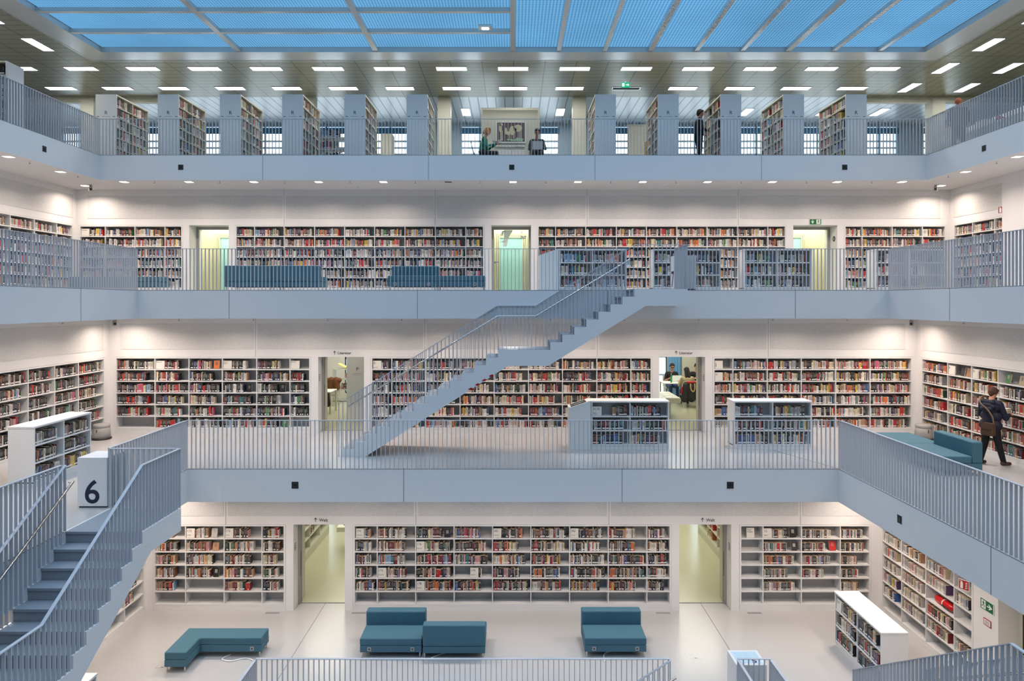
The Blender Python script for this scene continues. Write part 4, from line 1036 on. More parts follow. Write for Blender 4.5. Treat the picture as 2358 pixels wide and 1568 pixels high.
# fire extinguisher lying on the lowest side wall shelf
t = thing('fire_extinguisher', 'red fire extinguisher lying on a shelf of the lowest side wall case', 'fire extinguisher', (W[5] + .13, 14.5, Z[5] + .16 + 3 * .326 + .085), 0)
prof = [(.02, -.30), (.06, -.29), (.082, -.25), (.082, .20), (.07, .25), (.035, .28), (.022, .31)]
b = MB(); b.lathe(prof, 0, 0, 0, 20); o = b.obj('cylinder', M['redgloss'], t, smooth=True); o.rotation_euler = (PI / 2, 0, 0)
b = MB(); b.box(-.02, .02, -.38, -.31, -.02, .02); b.box(-.012, .012, -.43, -.34, .02, .035); b.box(-.012, .012, -.43, -.36, -.035, -.02); b.obj('valve_handle', M['black'], t)
b = MB(); b.lathe([(.0835, -.02), (.0835, .01)], 0, 0, 0, 20); o = b.obj('label_band', M['card'], t, smooth=True); o.rotation_euler = (PI / 2, 0, 0)
b = MB(); b.tube(curve_pts([(.03, -.33, .0), (-.05, -.38, -.03), (-.09, -.25, -.03), (-.09, .0, -.03)]), .011, 8); b.obj('hose', M['black'], t, smooth=True)

# floor grilles and flush floor boxes
def grille(label, x, y, k, rz=0):
    t = thing('floor_grille', label, 'floor grille', (x, y, Z[k]), rz)
    b = MB(); b.box(-.18, .18, -.05, .05, .0005, .004); b.obj('frame', M['alu'], t)
    b = MB()
    for i in range(14): b.box(-.165 + i * .024, -.165 + i * .024 + .012, -.04, .04, .004, .0055)
    b.obj('grille_slot', M['seam'], t)
for lab, x in (('at left of the left yellow passage', -5.90), ('at right of the left yellow passage', -3.78), ('at left of the right yellow passage', 3.68), ('at right of the right yellow passage', 5.92)):
    grille('small dark floor grille %s on the lowest floor' % lab, x, 16.74, 5)
grille('floor grille inside the left yellow room', -4.3, 19.55, 5); grille('floor grille inside the right yellow room', 4.35, 19.55, 5)
def floorbox(label, x, y, k):
    t = thing('floor_socket_box', label, 'floor box', (x, y, Z[k]))
    b = MB()
    for a in ((-.13, .13, -.13, -.122), (-.13, .13, .122, .13), (-.13, -.122, -.13, .13), (.122, .13, -.13, .13)): b.box(a[0], a[1], a[2], a[3], .0006, .003)
    b.obj('frame', M['alu'], t); bx('lid', M['floor'], t, -.12, .12, -.12, .12, .0006, .0022); bx('cable_outlet', M['seam'], t, -.02, .04, -.115, -.095, .0022, .003)
floorbox('flush square floor box on the lowest floor right of the lone sofa', 3.9, 14.72, 5)
floorbox('flush square floor box beside the L-shaped bench', -7.33, 14.35, 5)
floorbox('flush square floor box on the second gallery under the stair', -.05, 17.6, 6)
mb = MB(); mb.box(4.745, 4.755, 13.3, 17.3, Z[5] + .0005, Z[5] + .002); mb.box(-4.755, -4.745, 13.3, 17.3, Z[5] + .0005, Z[5] + .0012); struct(mb, 'trim_30', M['seam'])
mb = MB(); mb.prism([(7.1, 15.02), (7.12, 15.02), (6.42, 16.85), (6.40, 16.85)], Z[6] + .0005, Z[6] + .002, 'Z'); struct(mb, 'trim_31', M['seam'])

# loudspeakers let into the white bands
def speaker(label, k, side, q):
    z = Z[k] - .36; h = .075
    if side == 'far': t = thing('loudspeaker', label, 'loudspeaker', (q, CY + A[k], z), 0)
    else: t = thing('loudspeaker', label, 'loudspeaker', (A[k] if side == 'right' else -A[k], q, z), -PI / 2 if side == 'right' else PI / 2)
    b = MB(); b.box(-h - .012, h + .012, -.006, .0, -h - .012, h + .012); b.obj('frame', M['slab'], t)
    bx('grille', M['black'], t, -h, h, -.009, -.004, -h, h)
    b = MB(); b.lathe([(.028, 0), (.03, .004)], 0, 0, 0, 18); o = b.obj('cone', M['darkglass'], t); o.location = (0, -.009, 0); o.rotation_euler = (PI / 2, 0, 0)
speaker('black square loudspeaker at left on the top white band', 8, 'far', -9.66)
speaker('black square loudspeaker in the middle of the top white band', 8, 'far', -.04)
speaker('black square loudspeaker at right on the top white band', 8, 'far', 9.64)
speaker('black square loudspeaker on the left return of the top white band', 8, 'left', 17.5)
speaker('black square loudspeaker on the right return of the top white band', 8, 'right', 17.42)
speaker('black square loudspeaker at left on the second gallery band', 6, 'far', -4.78)
speaker('black square loudspeaker at right on the second gallery band', 6, 'far', 4.76)
speaker('black square loudspeaker on the right return of the second gallery band', 6, 'right', 12.6)

# soffit fittings: downlights, sprinklers, detectors, corner cameras
DL = []
def downlight(x, y, k, label, lit=True):
    z = Z[k + 1] - SL
    t = thing('recessed_downlight', label, 'downlight', (x, y, z), 0, 'recessed downlights under the gallery above')
    b = MB()
    for s in (-1, 1): b.box(-.115, .115, s * .10, s * .115, -.006, 0); b.box(s * .10, s * .115, -.10, .10, -.006, 0)
    b.obj('trim_ring', M['soffit'], t); bx('diffuser', M['lens'] if lit else M['seam'], t, -.10, .10, -.10, .10, -.003, .0)
    if lit: DL.append((x, y, z - .012, k))
def sprinkler(x, y, k, label):
    z = Z[k + 1] - SL
    t = thing('sprinkler', label, 'sprinkler', (x, y, z), 0, 'sprinkler heads under the galleries')
    b = MB(); b.lathe([(.010, -.05), (.012, -.03), (.006, -.015), (.012, 0)], 0, 0, 0, 8); b.obj('pipe', M['steel'], t); bx('deflector', M['ink'], t, -.016, .016, -.016, .016, -.055, -.05)
PL = {7: 'top', 6: 'third', 5: 'second'}
for k, n in ((7, 6), (6, 5), (5, 4)):
    d = 1.915; y = CY + A[k + 1] + .32; nm = PL[k]
    for i in range(-n, n + 1):
        downlight(i * d, y, k, 'square downlight under the %s gallery\'s far side, %s from the left end' % (nm, ordn(i + n)), lit=not (k == 7 and i == -1))
    for i in range(-n, n): sprinkler(i * d + d / 2, y - .12, k, 'tiny sprinkler under the %s gallery\'s far side, %s from its left end' % (nm, ordn(i + n)))
    for s, sn in ((-1, 'left'), (1, 'right')):
        for j in range(4):
            yy = y - .6 - d * (j + .5)
            downlight(s * (A[k + 1] + .32 + (.0)), yy, k, 'square downlight under the %s gallery\'s %s side, %s from the corner' % (nm, sn, ordn(j)))
        for j in range(4):
            yy = y - .6 - d * j - .1
            sprinkler(s * (A[k + 1] + .2), yy - .3, k, 'tiny sprinkler under the %s gallery\'s %s side, %s from the corner' % (nm, sn, ordn(j)))
        # wall washers in the corners
        x, yw = s * (W[k] - .75), DW[k] - .75
        downlight(x, yw, k, 'bright downlight in the %s corner under the %s gallery' % (sn, nm))
for k in (7,):
    for i, x in enumerate((-4.7, 4.7, -10.2)):
        t = thing('smoke_detector', 'white smoke detector under the top gallery, %s of three along the ceiling' % ordn((1, 2, 0)[i]), 'smoke detector', (x, 20.9, Z[8] - SL))
        b = MB(); b.lathe([(.03, -.06), (.05, -.05), (.05, -.03), (.06, -.02), (.06, 0)], 0, 0, 0, 16); b.obj('body', M['white'], t)
        bx('base_plate', M['white'], t, -.07, .07, -.07, .07, -.008, 0)
for k, nm in ((7, 'third'), (6, 'second')):
    for s, sn in ((-1, 'left'), (1, 'right')):
        t = thing('security_camera', 'small grey security camera in the %s corner above the %s gallery' % (sn, nm), 'camera', (s * (W[k] - (1.0 if k == 7 else .85)), DW[k] - (.9 if k == 7 else 1.2), Z[k + 1] - SL), -s * .6)
        bx('mount', M['greyplastic'], t, -.03, .03, -.03, .03, -.05, 0)
        b = MB(); b.box(-.045, .045, -.10, .06, -.19, -.05); o = b.obj('housing', M['greyplastic'], t, bevel=.01)
        b = MB(); b.lathe([(.025, 0), (.03, .02)], 0, 0, 0, 14); o = b.obj('camera_lens', M['black'], t); o.location = (0, -.10, -.14); o.rotation_euler = (PI / 2, 0, 0)

# ------------------------------------------------------------------ top gallery: partition with pictures, counter, cart
t = thing('display_partition', 'grey-white framed partition wall behind the two seated readers', 'partition', (-1.09, 23.3, Z[8]))
bx('panel', M['cream'], t, .06, 1.94, .03, .10, .0, 2.27)
b = MB(); b.box(0, .06, 0, .13, 0, 2.36); b.box(1.94, 2.0, 0, .13, 0, 2.36); b.box(.06, 1.94, 0, .13, 2.27, 2.36); b.obj('frame', M['cream'], t)
bx('ledge', M['white'], t, .5, 1.5, -.05, .03, 1.03, 1.06)
b = MB(); b.box(.55, 1.02, .02, .03, .3, .93); b.box(1.06, 1.5, .02, .03, .3, .93); b.obj('cabinet_door', M['panelgrey'], t)
t = thing('picture', 'framed picture of pale sheep grazing beside an open green book', 'picture', (-.58, 23.26, Z[8] + 1.15))
b = MB(); b.box(0, 1.02, 0, .03, 0, .72); b.obj('frame', M['white'], t)
bx('canvas', mat('brown_canvas', rgb(92, 80, 82), .7, noise=.25, nscale=5), t, .03, .99, -.004, .01, .04, .69)
b = MB()
def oval(mb, cx, cz, rx, rz_, y, n=16, rot=0.0):
    mb.prism([(cx + rx * math.cos(2 * PI * i / n) * math.cos(rot) - rz_ * math.sin(2 * PI * i / n) * math.sin(rot), cz + rx * math.cos(2 * PI * i / n) * math.sin(rot) + rz_ * math.sin(2 * PI * i / n) * math.cos(rot)) for i in range(n)], y - .002, y, 'Y')
for a in ((.55, .42, .10, .16), (.74, .50, .15, .12), (.42, .33, .06, .07), (.15, .50, .05, .14), (.17, .62, .06, .05), (.34, .40, .04, .12), (.66, .45, .04, .06)): oval(b, *a, -.004)
for x in (.45, .58, .79, .84, .14, .20): b.box(x, x + .025, -.0065, -.004, .15, .42)
b.obj('sheep', mat('pale_fleece_paint', rgb(205, 195, 165), .8, noise=.2, nscale=20), t)
b = MB(); b.prism([(.34, .10), (.60, .06), (.66, .12), (.40, .14)], -.008, -.0045); b.prism([(.62, .07), (.90, .05), (.94, .14), (.70, .18)], -.008, -.0045); b.obj('open_book', mat('pale_green_paint', rgb(150, 190, 160), .8), t)
t = thing('display_partition', 'cream partition wall with a yellow picture past the first tall shelf', 'partition', (4.22, 24.9, Z[8]))
bx('panel', M['cream'], t, 0, 1.7, 0, .1, 0, 2.15); bx('frame', M['cream'], t, -.04, 1.74, -.03, .13, 2.15, 2.2)
t = thing('picture', 'framed ochre picture with dark figures behind the second tall shelf', 'picture', (4.75, 24.86, Z[8] + .70))
bx('frame', M['white'], t, 0, .84, 0, .03, 0, .90)
bx('canvas', mat('ochre_canvas', rgb(176, 138, 62), .8, noise=.45, nscale=7), t, .03, .81, -.004, .01, .03, .87)
b = MB()
for a in ((.30, .38, .10, .16), (.52, .44, .08, .22), (.66, .36, .12, .14), (.42, .25, .2, .06)): oval(b, *a, -.004, rot=.2)
b.obj('figure_shape', mat('dark_paint', rgb(52, 44, 36), .8, noise=.3, nscale=9), t)
# book cart
t = thing('book_cart', 'white book cart with magazines between tall shelves', 'cart', (-6.10, 21.5, Z[8]))
for x in (0, .93): bx('side_panel', M['case'], t, x, x + .03, 0, .45, .10, 1.2)
for z in (.2, .56, .92): bx('shelf', M['case'], t, .03, .93, .01, .44, z - .025, z)
for x in (.04, .88):
    for y in (.04, .40):
        b = MB(); b.lathe([(.045, -.012), (.045, .012)], 0, 0, 0, 14); o = b.obj('caster', M['black'], t); o.location = (x + .015, y, .05); o.rotation_euler = (0, PI / 2, 0)
        bx('caster_fork', M['steel'], t, x, x + .03, y - .01, y + .01, .05, .175)
mwc = Matrix.Translation((-6.10, 21.5, Z[8]))
for r, z in enumerate((.2, .56, .92)): fill_row(mwc, .04, .92, .04, z + .001, .33, 'blue', '%s shelf of the book cart' % ORD[2 - r], .6, 0, bookw=(.02, .05), hs=(.2, .28), depth=.25)
t = thing('cream_case', 'plain cream cabinet beside the window past the fifth tall shelf', 'cabinet', (-4.85, 25.0, Z[8]))
bx('body', M['cream'], t, 0, .42, 0, .5, 0, 1.9, bevel=.005); bx('door', M['cream'], t, .02, .40, -.012, -.001, .05, 1.86)
# long counter along the right railing
t = thing('counter', 'long white service counter behind the right top railing', 'counter', (13.6, 15.6, Z[8]))
bx('body', M['case'], t, 0, .7, 0, 6.4, .05, .78, bevel=.004); bx('worktop', M['case'], t, -.03, .73, -.03, 6.43, .78, .82); bx('plinth', M['seam'], t, .03, .67, .03, 6.37, 0, .05)
for i in range(6): bx('cabinet_door', M['cream'], t, -.012, -.001, .1 + i * 1.05, 1.08 + i * 1.05, .08, .75)
for lab, x, y, s, m_ in (('cream cardboard box on the white counter, the taller one', 13.7, 21.3, (.45, .35, .42), 'cream'), ('cream slanted box on the white counter beside the taller box', 14.0, 20.3, (.35, .4, .32), 'card')):
    t = thing('box', lab, 'box', (x, y, Z[8] + .82)); bx('body', M[m_], t, 0, s[0], 0, s[1], 0, s[2], bevel=.004); bx('lid', M[m_], t, -.005, s[0] + .005, -.005, s[1] + .005, s[2] + .001, s[2] + .03)
t = thing('plush_toy', 'small red and white soft toy lying on the counter', 'toy', (13.75, 19.3, Z[8] + .82))
b = MB(); b.lathe([(.02, 0), (.09, .03), (.11, .09), (.07, .15), (.02, .17)], 0, 0, 0, 14); b.obj('body', M['redgloss'], t, smooth=True); b = MB(); b.lathe([(.02, 0), (.06, .03), (.06, .08), (.02, .11)], .14, .1, 0, 12); b.obj('ear', M['white'], t, smooth=True)
mb = MB(); mb.box(14.9, 15.1, 11, 24.0, Z[8], Z[8] + 1.45); struct(mb, 'partition', M['wall'])

# ------------------------------------------------------------------ people
def capsule(mb, p0, r0, p1, r1, seg=12, flat_=1.0, mi=0):
    p0, p1 = Vector(p0), Vector(p1); t = p1 - p0; L = t.length
    if L < 1e-5: t = Vector((0, 0, 1)); L = 1e-5
    t.normalize(); u = t.cross(Vector((0, 1, 0)))
    if u.length < .1: u = t.cross(Vector((1, 0, 0)))
    u.normalize(); w = u.cross(t); b = len(mb.v); rings = []
    for a in (-80, -50, -20, 0): rings.append((p0 + t * (r0 * math.sin(math.radians(a))), r0 * math.cos(math.radians(a))))
    for a in (0, 20, 50, 80): rings.append((p1 + t * (r1 * math.sin(math.radians(a))), r1 * math.cos(math.radians(a))))
    for c, r in rings:
        for k in range(seg):
            q = 2 * PI * k / seg; mb.v.append(tuple(c + u * (r * math.cos(q)) + w * (r * flat_ * math.sin(q))))
    n = len(rings)
    for i in range(n - 1):
        for k in range(seg): mb.f.append((b + i * seg + k, b + i * seg + (k + 1) % seg, b + (i + 1) * seg + (k + 1) % seg, b + (i + 1) * seg + k)); mb.mi.append(mi)
    mb.f.append(tuple(b + k for k in range(seg - 1, -1, -1))); mb.mi.append(mi)
    mb.f.append(tuple(b + (n - 1) * seg + k for k in range(seg))); mb.mi.append(mi)

PM = {}
def pm(key, col, rough=.75):
    key = '%s_%03d%03d%03d' % (key, int(col[0] * 999), int(col[1] * 999), int(col[2] * 999))
    if key not in PM: PM[key] = mat(key, col, rough, noise=.08, nscale=25)
    return PM[key]
def person(label, loc, rz, bones, cols, hair=None, voxel=.014, extra=None):
    """bones: (p0, r0, p1, r1, material key); one continuous remeshed body with materials by the nearest bone"""
    t = thing('person', label, 'person', loc, rz)
    mb = MB()
    for bn in bones: capsule(mb, bn[0], bn[1], bn[2], bn[3])
    keys = list(cols); me = mb.mesh('body', [pm(k, c) for k, c in cols.items()])
    o = put('body', me, t); md = o.modifiers.new('skin', 'REMESH'); md.mode = 'VOXEL'; md.voxel_size = voxel; md.use_smooth_shade = True
    sm = o.modifiers.new('soft', 'SMOOTH'); sm.factor = .5; sm.iterations = 3
    bpy.context.view_layer.update(); dg = bpy.context.evaluated_depsgraph_get(); dg.update()
    m2 = D.meshes.new_from_object(o.evaluated_get(dg)); o.modifiers.clear(); o.data = m2
    m2.materials.clear()
    for k, c in cols.items(): m2.materials.append(pm(k, c))
    bl = [(Vector(a), Vector(b) - Vector(a), ra, rb, keys.index(k)) for a, ra, b, rb, k in bones]
    idx = []
    for p in m2.polygons:
        c = p.center; best = 9
        for a, d, ra, rb, ki in bl:
            s = max(0, min(1, (c - a).dot(d) / max(d.length_squared, 1e-9))); q = (c - a - d * s).length - (ra + (rb - ra) * s)
            if q < best: best = q; bi = ki
        idx.append(bi)
    m2.polygons.foreach_set('material_index', idx)
    for p in m2.polygons: p.use_smooth = True
    if hair:
        hb = MB()
        for bn in hair[0]: capsule(hb, bn[0], bn[1], bn[2], bn[3], 16)
        ho = hb.obj('hair', pm(hair[1], hair[2]), t, smooth=True)
        rm = ho.modifiers.new('skin', 'REMESH'); rm.mode = 'VOXEL'; rm.voxel_size = .012; rm.use_smooth_shade = True
    if extra: extra(t)
    return t
def head(h, face=(0, 1, 0), k='skin', tilt=0.0):
    """skull, jaw, nose, ears, neck stub around head centre h, looking along +y tilted down by tilt"""
    h = Vector(h); f = Vector((0, math.cos(tilt), -math.sin(tilt))); up = Vector((0, math.sin(tilt), math.cos(tilt)))
    P = lambda a, b, c: tuple(h + Vector((a, 0, 0)) + f * b + up * c)
    return [(P(0, -.015, .03), .088, P(0, .015, .03), .084, k), (P(0, .03, -.03), .068, P(0, .05, -.07), .042, k), (P(0, .095, .0), .010, P(0, .108, -.022), .014, k),
            (P(-.078, -.005, .015), .012, P(-.082, -.01, -.02), .010, k), (P(.078, -.005, .015), .012, P(.082, -.01, -.02), .010, k), (P(-.018, .082, -.048), .010, P(.018, .082, -.048), .010, 'lips'),
            (P(-.034, .086, .014), .013, P(-.030, .087, .014), .013, 'eye'), (P(.030, .087, .014), .013, P(.034, .086, .014), .013, 'eye'), (P(-.05, .082, .034), .009, P(-.02, .090, .037), .009, 'brow'), (P(.02, .090, .037), .009, P(.05, .082, .034), .009, 'brow')]
def hand(wr, d, side, k='skin', curl=.5, s=1.0):
    """palm, four unequal bent fingers and a thumb; wr wrist, d forward direction"""
    wr = Vector(wr); d = Vector(d).normalized(); up = Vector((0, 0, 1)); x = d.cross(up).normalized() * side; n = x.cross(d).normalized()
    if n.z > 0: n = -n
    out = [(tuple(wr), .026 * s, tuple(wr + d * .075), .032 * s, k)]
    for i, (l, q) in enumerate(((.062, -.030), (.070, -.010), (.066, .010), (.052, .029))):
        a = wr + d * .085 + x * q; b = a + (d * (1 - curl) + n * curl).normalized() * (l * .55); c = b + (d * (1 - 1.6 * curl) + n * 1.6 * curl).normalized() * (l * .5)
        out += [(tuple(a), .0095, tuple(b), .009, k), (tuple(b), .009, tuple(c), .0078, k)]
    a = wr + d * .03 - x * .03; b = a - x * .028 + d * .03 + n * .006; c = b + d * .03 + n * .012
    out += [(tuple(a), .012, tuple(b), .0105, k), (tuple(b), .0105, tuple(c), .009, k)]
    return out
SKIN = rgb(205, 150, 122); BROW = rgb(70, 48, 36); EYE = (.02, .015, .012, 1); LIPS = rgb(165, 95, 85)
def hairof(h, tilt=0.0, long=0.0, k='hair_dark', col=rgb(32, 22, 18), bob=False):
    h = Vector(h); f = Vector((0, math.cos(tilt), -math.sin(tilt))); up = Vector((0, math.sin(tilt), math.cos(tilt))); P = lambda a, b, c: tuple(h + Vector((a, 0, 0)) + f * b + up * c)
    c = [(P(0, -.03, .05), .088, P(0, .0, .055), .082), (P(0, -.05, -.0), .070, P(0, -.05, -.05), .05), (P(-.055, .02, .07), .04, P(-.062, -.03, .0), .036), (P(.055, .02, .07), .04, P(.062, -.03, .0), .036), (P(-.04, .055, .085), .032, P(.04, .055, .085), .032)]
    if long: c += [(P(-.04, -.06, -.02), .055, P(-.05, -.08, -long), .05), (P(.04, -.06, -.02), .055, P(.05, -.08, -long), .05)]
    if bob: c += [(P(-.075, .0, .03), .045, P(-.08, .01, -.07), .045), (P(.075, .0, .03), .045, P(.08, .01, -.07), .045), (P(0, -.07, .03), .07, P(0, -.08, -.06), .06), (P(-.06, .02, .08), .05, P(.06, .02, .08), .05)]
    return (c, k, col)

def spectacles(t, h, tilt):
    h = Vector(h); f = Vector((0, math.cos(tilt), -math.sin(tilt))); up = Vector((0, math.sin(tilt), math.cos(tilt))); P = lambda a, b, c: tuple(h + Vector((a, 0, 0)) + f * b + up * c)
    b = MB()
    for s in (-1, 1):
        b.tube([P(s * .034 + .027 * math.cos(q * PI / 5), .104, .012 + .021 * math.sin(q * PI / 5)) for q in range(11)], .0028, 5); b.tube([P(s * .062, .102, .016), P(s * .088, .0, .02)], .0028, 5)
    b.tube([P(-.010, .107, .016), P(.010, .107, .016)], .0028, 5); b.obj('glasses', M['black'], t)
def seated(label, loc, rz, top, legs, shoe, hairk=None, hands=((-.16, .42, .72), (.16, .42, .72)), seat=.42, lean=.06, tilt=.35, skin=SKIN, topname='top', legname='trousers', sleeve=True, voxel=.011, specs=False):
    S = seat
    hd = (0, lean + .10, S + .80)
    bn = [((-.10, 0, S + .10), .115, (.10, 0, S + .10), .115, legname), ((0, 0, S + .14), .135, (0, lean * .6, S + .34), .13, topname), ((-.10, lean, S + .50), .10, (.10, lean, S + .50), .10, topname), ((-.06, lean * .8, S + .38), .125, (.06, lean * .8, S + .38), .125, topname),
          ((-.17, lean, S + .55), .066, (.17, lean, S + .55), .066, topname), ((0, lean, S + .56), .055, (0, lean + .05, S + .70), .052, 'skin')] + head(hd, tilt=tilt)
    for s, hp in ((-1, hands[0]), (1, hands[1])):
        el = (s * .27, lean + .08, S + .27)
        bn += [((s * .19, lean, S + .54), .058, el, .045, topname), (el, .045, hp, .032, topname if sleeve else 'skin')] + hand(hp, Vector(hp) - Vector(el), -s, curl=.5)
        bn += [((s * .10, .02, S + .09), .09, (s * .12, .46, S + .08), .065, legname), ((s * .12, .46, S + .08), .064, (s * .13, .50, .10), .045, legname), ((s * .13, .48, .05), .045, (s * .14, .66, .035), .034, 'shoe')]
    cols = {topname: top, legname: legs, 'skin': skin, 'shoe': shoe, 'eye': EYE, 'lips': LIPS, 'brow': BROW}
    return person(label, loc, rz, bn, cols, hair=hairk(hd, tilt) if hairk else None, voxel=voxel, extra=(lambda t: spectacles(t, hd, tilt)) if specs else None)

# man standing at the right side shelves, books against his chest
man_hd = (0, .085, 1.615)
bn = [((-.09, 0, .93), .125, (.09, 0, .93), .125, 'black_trousers'), ((0, .0, .98), .155, (0, .02, 1.22), .16, 'navy_jacket'), ((-.10, .02, 1.10), .125, (.10, .02, 1.10), .125, 'navy_jacket'), ((-.11, .02, 1.32), .115, (.11, .02, 1.32), .115, 'navy_jacket'),
      ((-.18, .01, 1.40), .075, (.18, .01, 1.40), .075, 'navy_jacket'), ((-.10, -.075, 1.42), .06, (.10, -.075, 1.42), .06, 'navy_jacket'), ((-.07, -.10, 1.35), .06, (.07, -.10, 1.35), .06, 'navy_jacket'), ((-.11, .0, .90), .135, (.11, .0, .90), .135, 'navy_jacket'),
      ((0, .03, 1.44), .058, (0, .06, 1.55), .055, 'skin')] + head(man_hd, tilt=.45)
for s, hp, dr in ((-1, (-.10, .36, 1.06), (.35, .9, .1)), (1, (.13, .40, 1.12), (-.2, .9, .2))):
    el = (s * .27, .06, 1.10) if s < 0 else (.27, .10, 1.08)
    bn += [((s * .20, .01, 1.39), .070, el, .058, 'navy_jacket'), (el, .057, hp, .042, 'navy_jacket')] + hand(hp, dr, -s, curl=.45)
for s, kn, an in ((1, (.12, .08, .50), (.15, .20, .09)), (-1, (-.11, -.02, .50), (-.16, -.10, .09))):
    bn += [((s * .09, 0, .90), .105, kn, .073, 'black_trousers'), (kn, .072, an, .055, 'black_trousers'), ((an[0], an[1] - .03, .055), .048, (an[0] + s * .02, an[1] + .17, .04), .038, 'brown_shoe')]
def man_extra(t):
    b = MB(); yv = .115
    hx = lambda a, z: (a, .085 + .085 + (1.62 - z) * .35, z)
    for s in (-1, 1):
        pts = [(s * .034 + .026 * math.cos(q * PI / 5), .168 + .006, 1.602 + .020 * math.sin(q * PI / 5)) for q in range(11)]
        b.tube(pts, .0022, 5); b.tube([(s * .062, .165, 1.605), (s * .085, .09, 1.62)], .0022, 5)
    b.tube([(-.010, .176, 1.606), (.010, .176, 1.606)], .0022, 5); b.obj('glasses', M['black'], t)
    b = MB(); capsule(b, (-.13, -.10, 1.33), .05, (.13, -.10, 1.33), .05); capsule(b, (-.09, -.13, 1.27), .055, (.09, -.13, 1.27), .055); capsule(b, (-.14, .0, 1.40), .05, (.14, .0, 1.40), .05)
    b.obj('hood', pm('navy_jacket', rgb(21, 25, 46)), t, smooth=True).modifiers.new('skin', 'REMESH').voxel_size = .014
MANLOC = (10.70, 15.30, Z[6]); MANR = -PI / 2 + .35
person('man in navy hooded jacket and black trousers reading at the right side shelves', MANLOC, MANR, bn,
       {'navy_jacket': rgb(21, 25, 46), 'black_trousers': rgb(13, 12, 14), 'skin': rgb(205, 148, 120), 'brown_shoe': rgb(72, 52, 38), 'eye': EYE, 'lips': LIPS, 'brow': BROW},
       hair=hairof(man_hd, .45, k='hair_brown', col=rgb(70, 42, 24)), voxel=.0085, extra=man_extra)
mm = Matrix.Translation(MANLOC) @ Matrix.Rotation(MANR, 4, 'Z')
t = thing('shoulder_bag', 'brown leather bag slung from a strap across the man\'s back', 'bag'); t.matrix_world = mm
b = MB(); b.prism([(-.02, .70), (.24, .70), (.25, .78), (.23, .98), (.0, .98), (-.03, .78)], -.30, -.17, 'Y'); o = b.obj('body', pm('brown_leather', rgb(82, 58, 40), .5), t, bevel=.02)
b = MB(); b.prism([(-.01, .84), (.24, .84), (.235, .985), (.0, .985)], -.31, -.302, 'Y'); b.obj('flap', pm('brown_leather', rgb(82, 58, 40), .5), t)
sp = curve_pts([(.22, -.21, .96), (.18, -.20, 1.12), (.06, -.20, 1.28), (-.08, -.215, 1.40), (-.14, -.10, 1.515), (-.13, .04, 1.51), (-.06, .18, 1.36), (.06, .225, 1.2)])
b = MB(); b.tube(sp, .016, 6); b.obj('strap', pm('strap_brown', rgb(118, 92, 70), .6), t, smooth=True)
for i in range(4):
    w_ = (.24, .23, .25, .22)[i]; zz = 1.135 + i * .032
    t = thing('book', ('pale thick book held at the bottom of the man\'s pile', 'cream book second from bottom in the man\'s pile', 'tan-edged book third from bottom in the man\'s pile', 'white book on top of the pile the man holds')[i], 'book', (0, 0, 0), 0, 'books the man holds')
    t.matrix_world = mm @ Matrix.Translation((.02, .40, zz)) @ Matrix.Rotation((.1, -.15, .05, .2)[i], 4, 'Z')
    bx('pages', M['pages'], t, -w_ / 2 + .006, w_ / 2 - .006, -.075, .082, .004, .025); b = MB(); b.box(-w_ / 2, w_ / 2, -.085, .085, 0, .003); b.box(-w_ / 2, w_ / 2, -.085, .085, .026, .029); b.box(-w_ / 2, w_ / 2, .083, .087, 0, .029); b.obj('cover', M[('paper', 'card', 'card', 'paper')[i]], t)

DK = (.02, .02, .022, 1)
def shell_chair(label, loc, rz, col=rgb(70, 105, 115), seat=.42, loung=True, cat='chair'):
    t = thing('chair', label, cat, loc, rz); m = pm('shell_%d' % int(col[0] * 1000), col, .5)
    b = MB(); pr = [(.24, seat), (.05, seat - .03), (-.20, seat - .01), (-.27, seat + .08), (-.36, seat + .42), (-.38, seat + .42), (-.30, seat + .06), (-.22, seat - .035), (.05, seat - .055), (.24, seat - .022)]
    b.prism([(y, z) for y, z in pr], -.24, .24, 'X'); b.obj('seat_shell', m, t, bevel=.008)
    for sx in (-1, 1):
        for y0, y1 in ((.18, .24), (-.18, -.24)):
            b = MB(); b.tube([(sx * .17, y0, seat - .05), (sx * .22, y1, .0)], .011, 6); b.obj('leg', M['steel'], t)
shell_chair('grey shell chair under the reader in green on the top gallery', (-.98, 22.0, Z[8]), -PI / 2)
seated('person with short blond hair in a green jumper reading on the top gallery', (-.98, 22.0, Z[8]), -PI / 2, rgb(20, 110, 90), rgb(24, 26, 34), rgb(190, 30, 30), lambda h, t_: hairof(h, t_, k='hair_blond', col=rgb(150, 112, 62), bob=True), hands=((-.1, .40, .80), (.1, .42, .80)))
t = thing('magazine', 'open grey magazine held by the reader in green', 'magazine', (-.50, 22.0, Z[8] + .88), 0)
b = MB(); b.prism([(-.16, .02), (.0, 0), (.17, .10), (.17, .106), (0, .007), (-.16, .027)], -.15, .15, 'Y'); b.obj('pages', M['panelgrey'], t)
shell_chair('dark shell chair under the person with the laptop', (.78, 22.3, Z[8]), PI, rgb(50, 60, 66))
seated('dark-haired person in black with an open laptop on the top gallery', (.78, 22.3, Z[8]), PI, rgb(30, 34, 40), rgb(26, 27, 32), DK, lambda h, t_: hairof(h, t_), hands=((-.14, .36, .70), (.14, .36, .70)), tilt=.4, skin=rgb(150, 105, 85))
t = thing('laptop', 'open grey laptop on the dark-haired person\'s knees', 'laptop', (.78, 21.93, Z[8] + .60), PI)
bx('keyboard_base', M['alu'], t, -.17, .17, -.12, .11, 0, .015); o = bx('display', M['alu'], t, -.17, .17, 0, .012, 0, .25); o.location = (0, .11, .015); o.rotation_euler = (-.25, 0, 0)
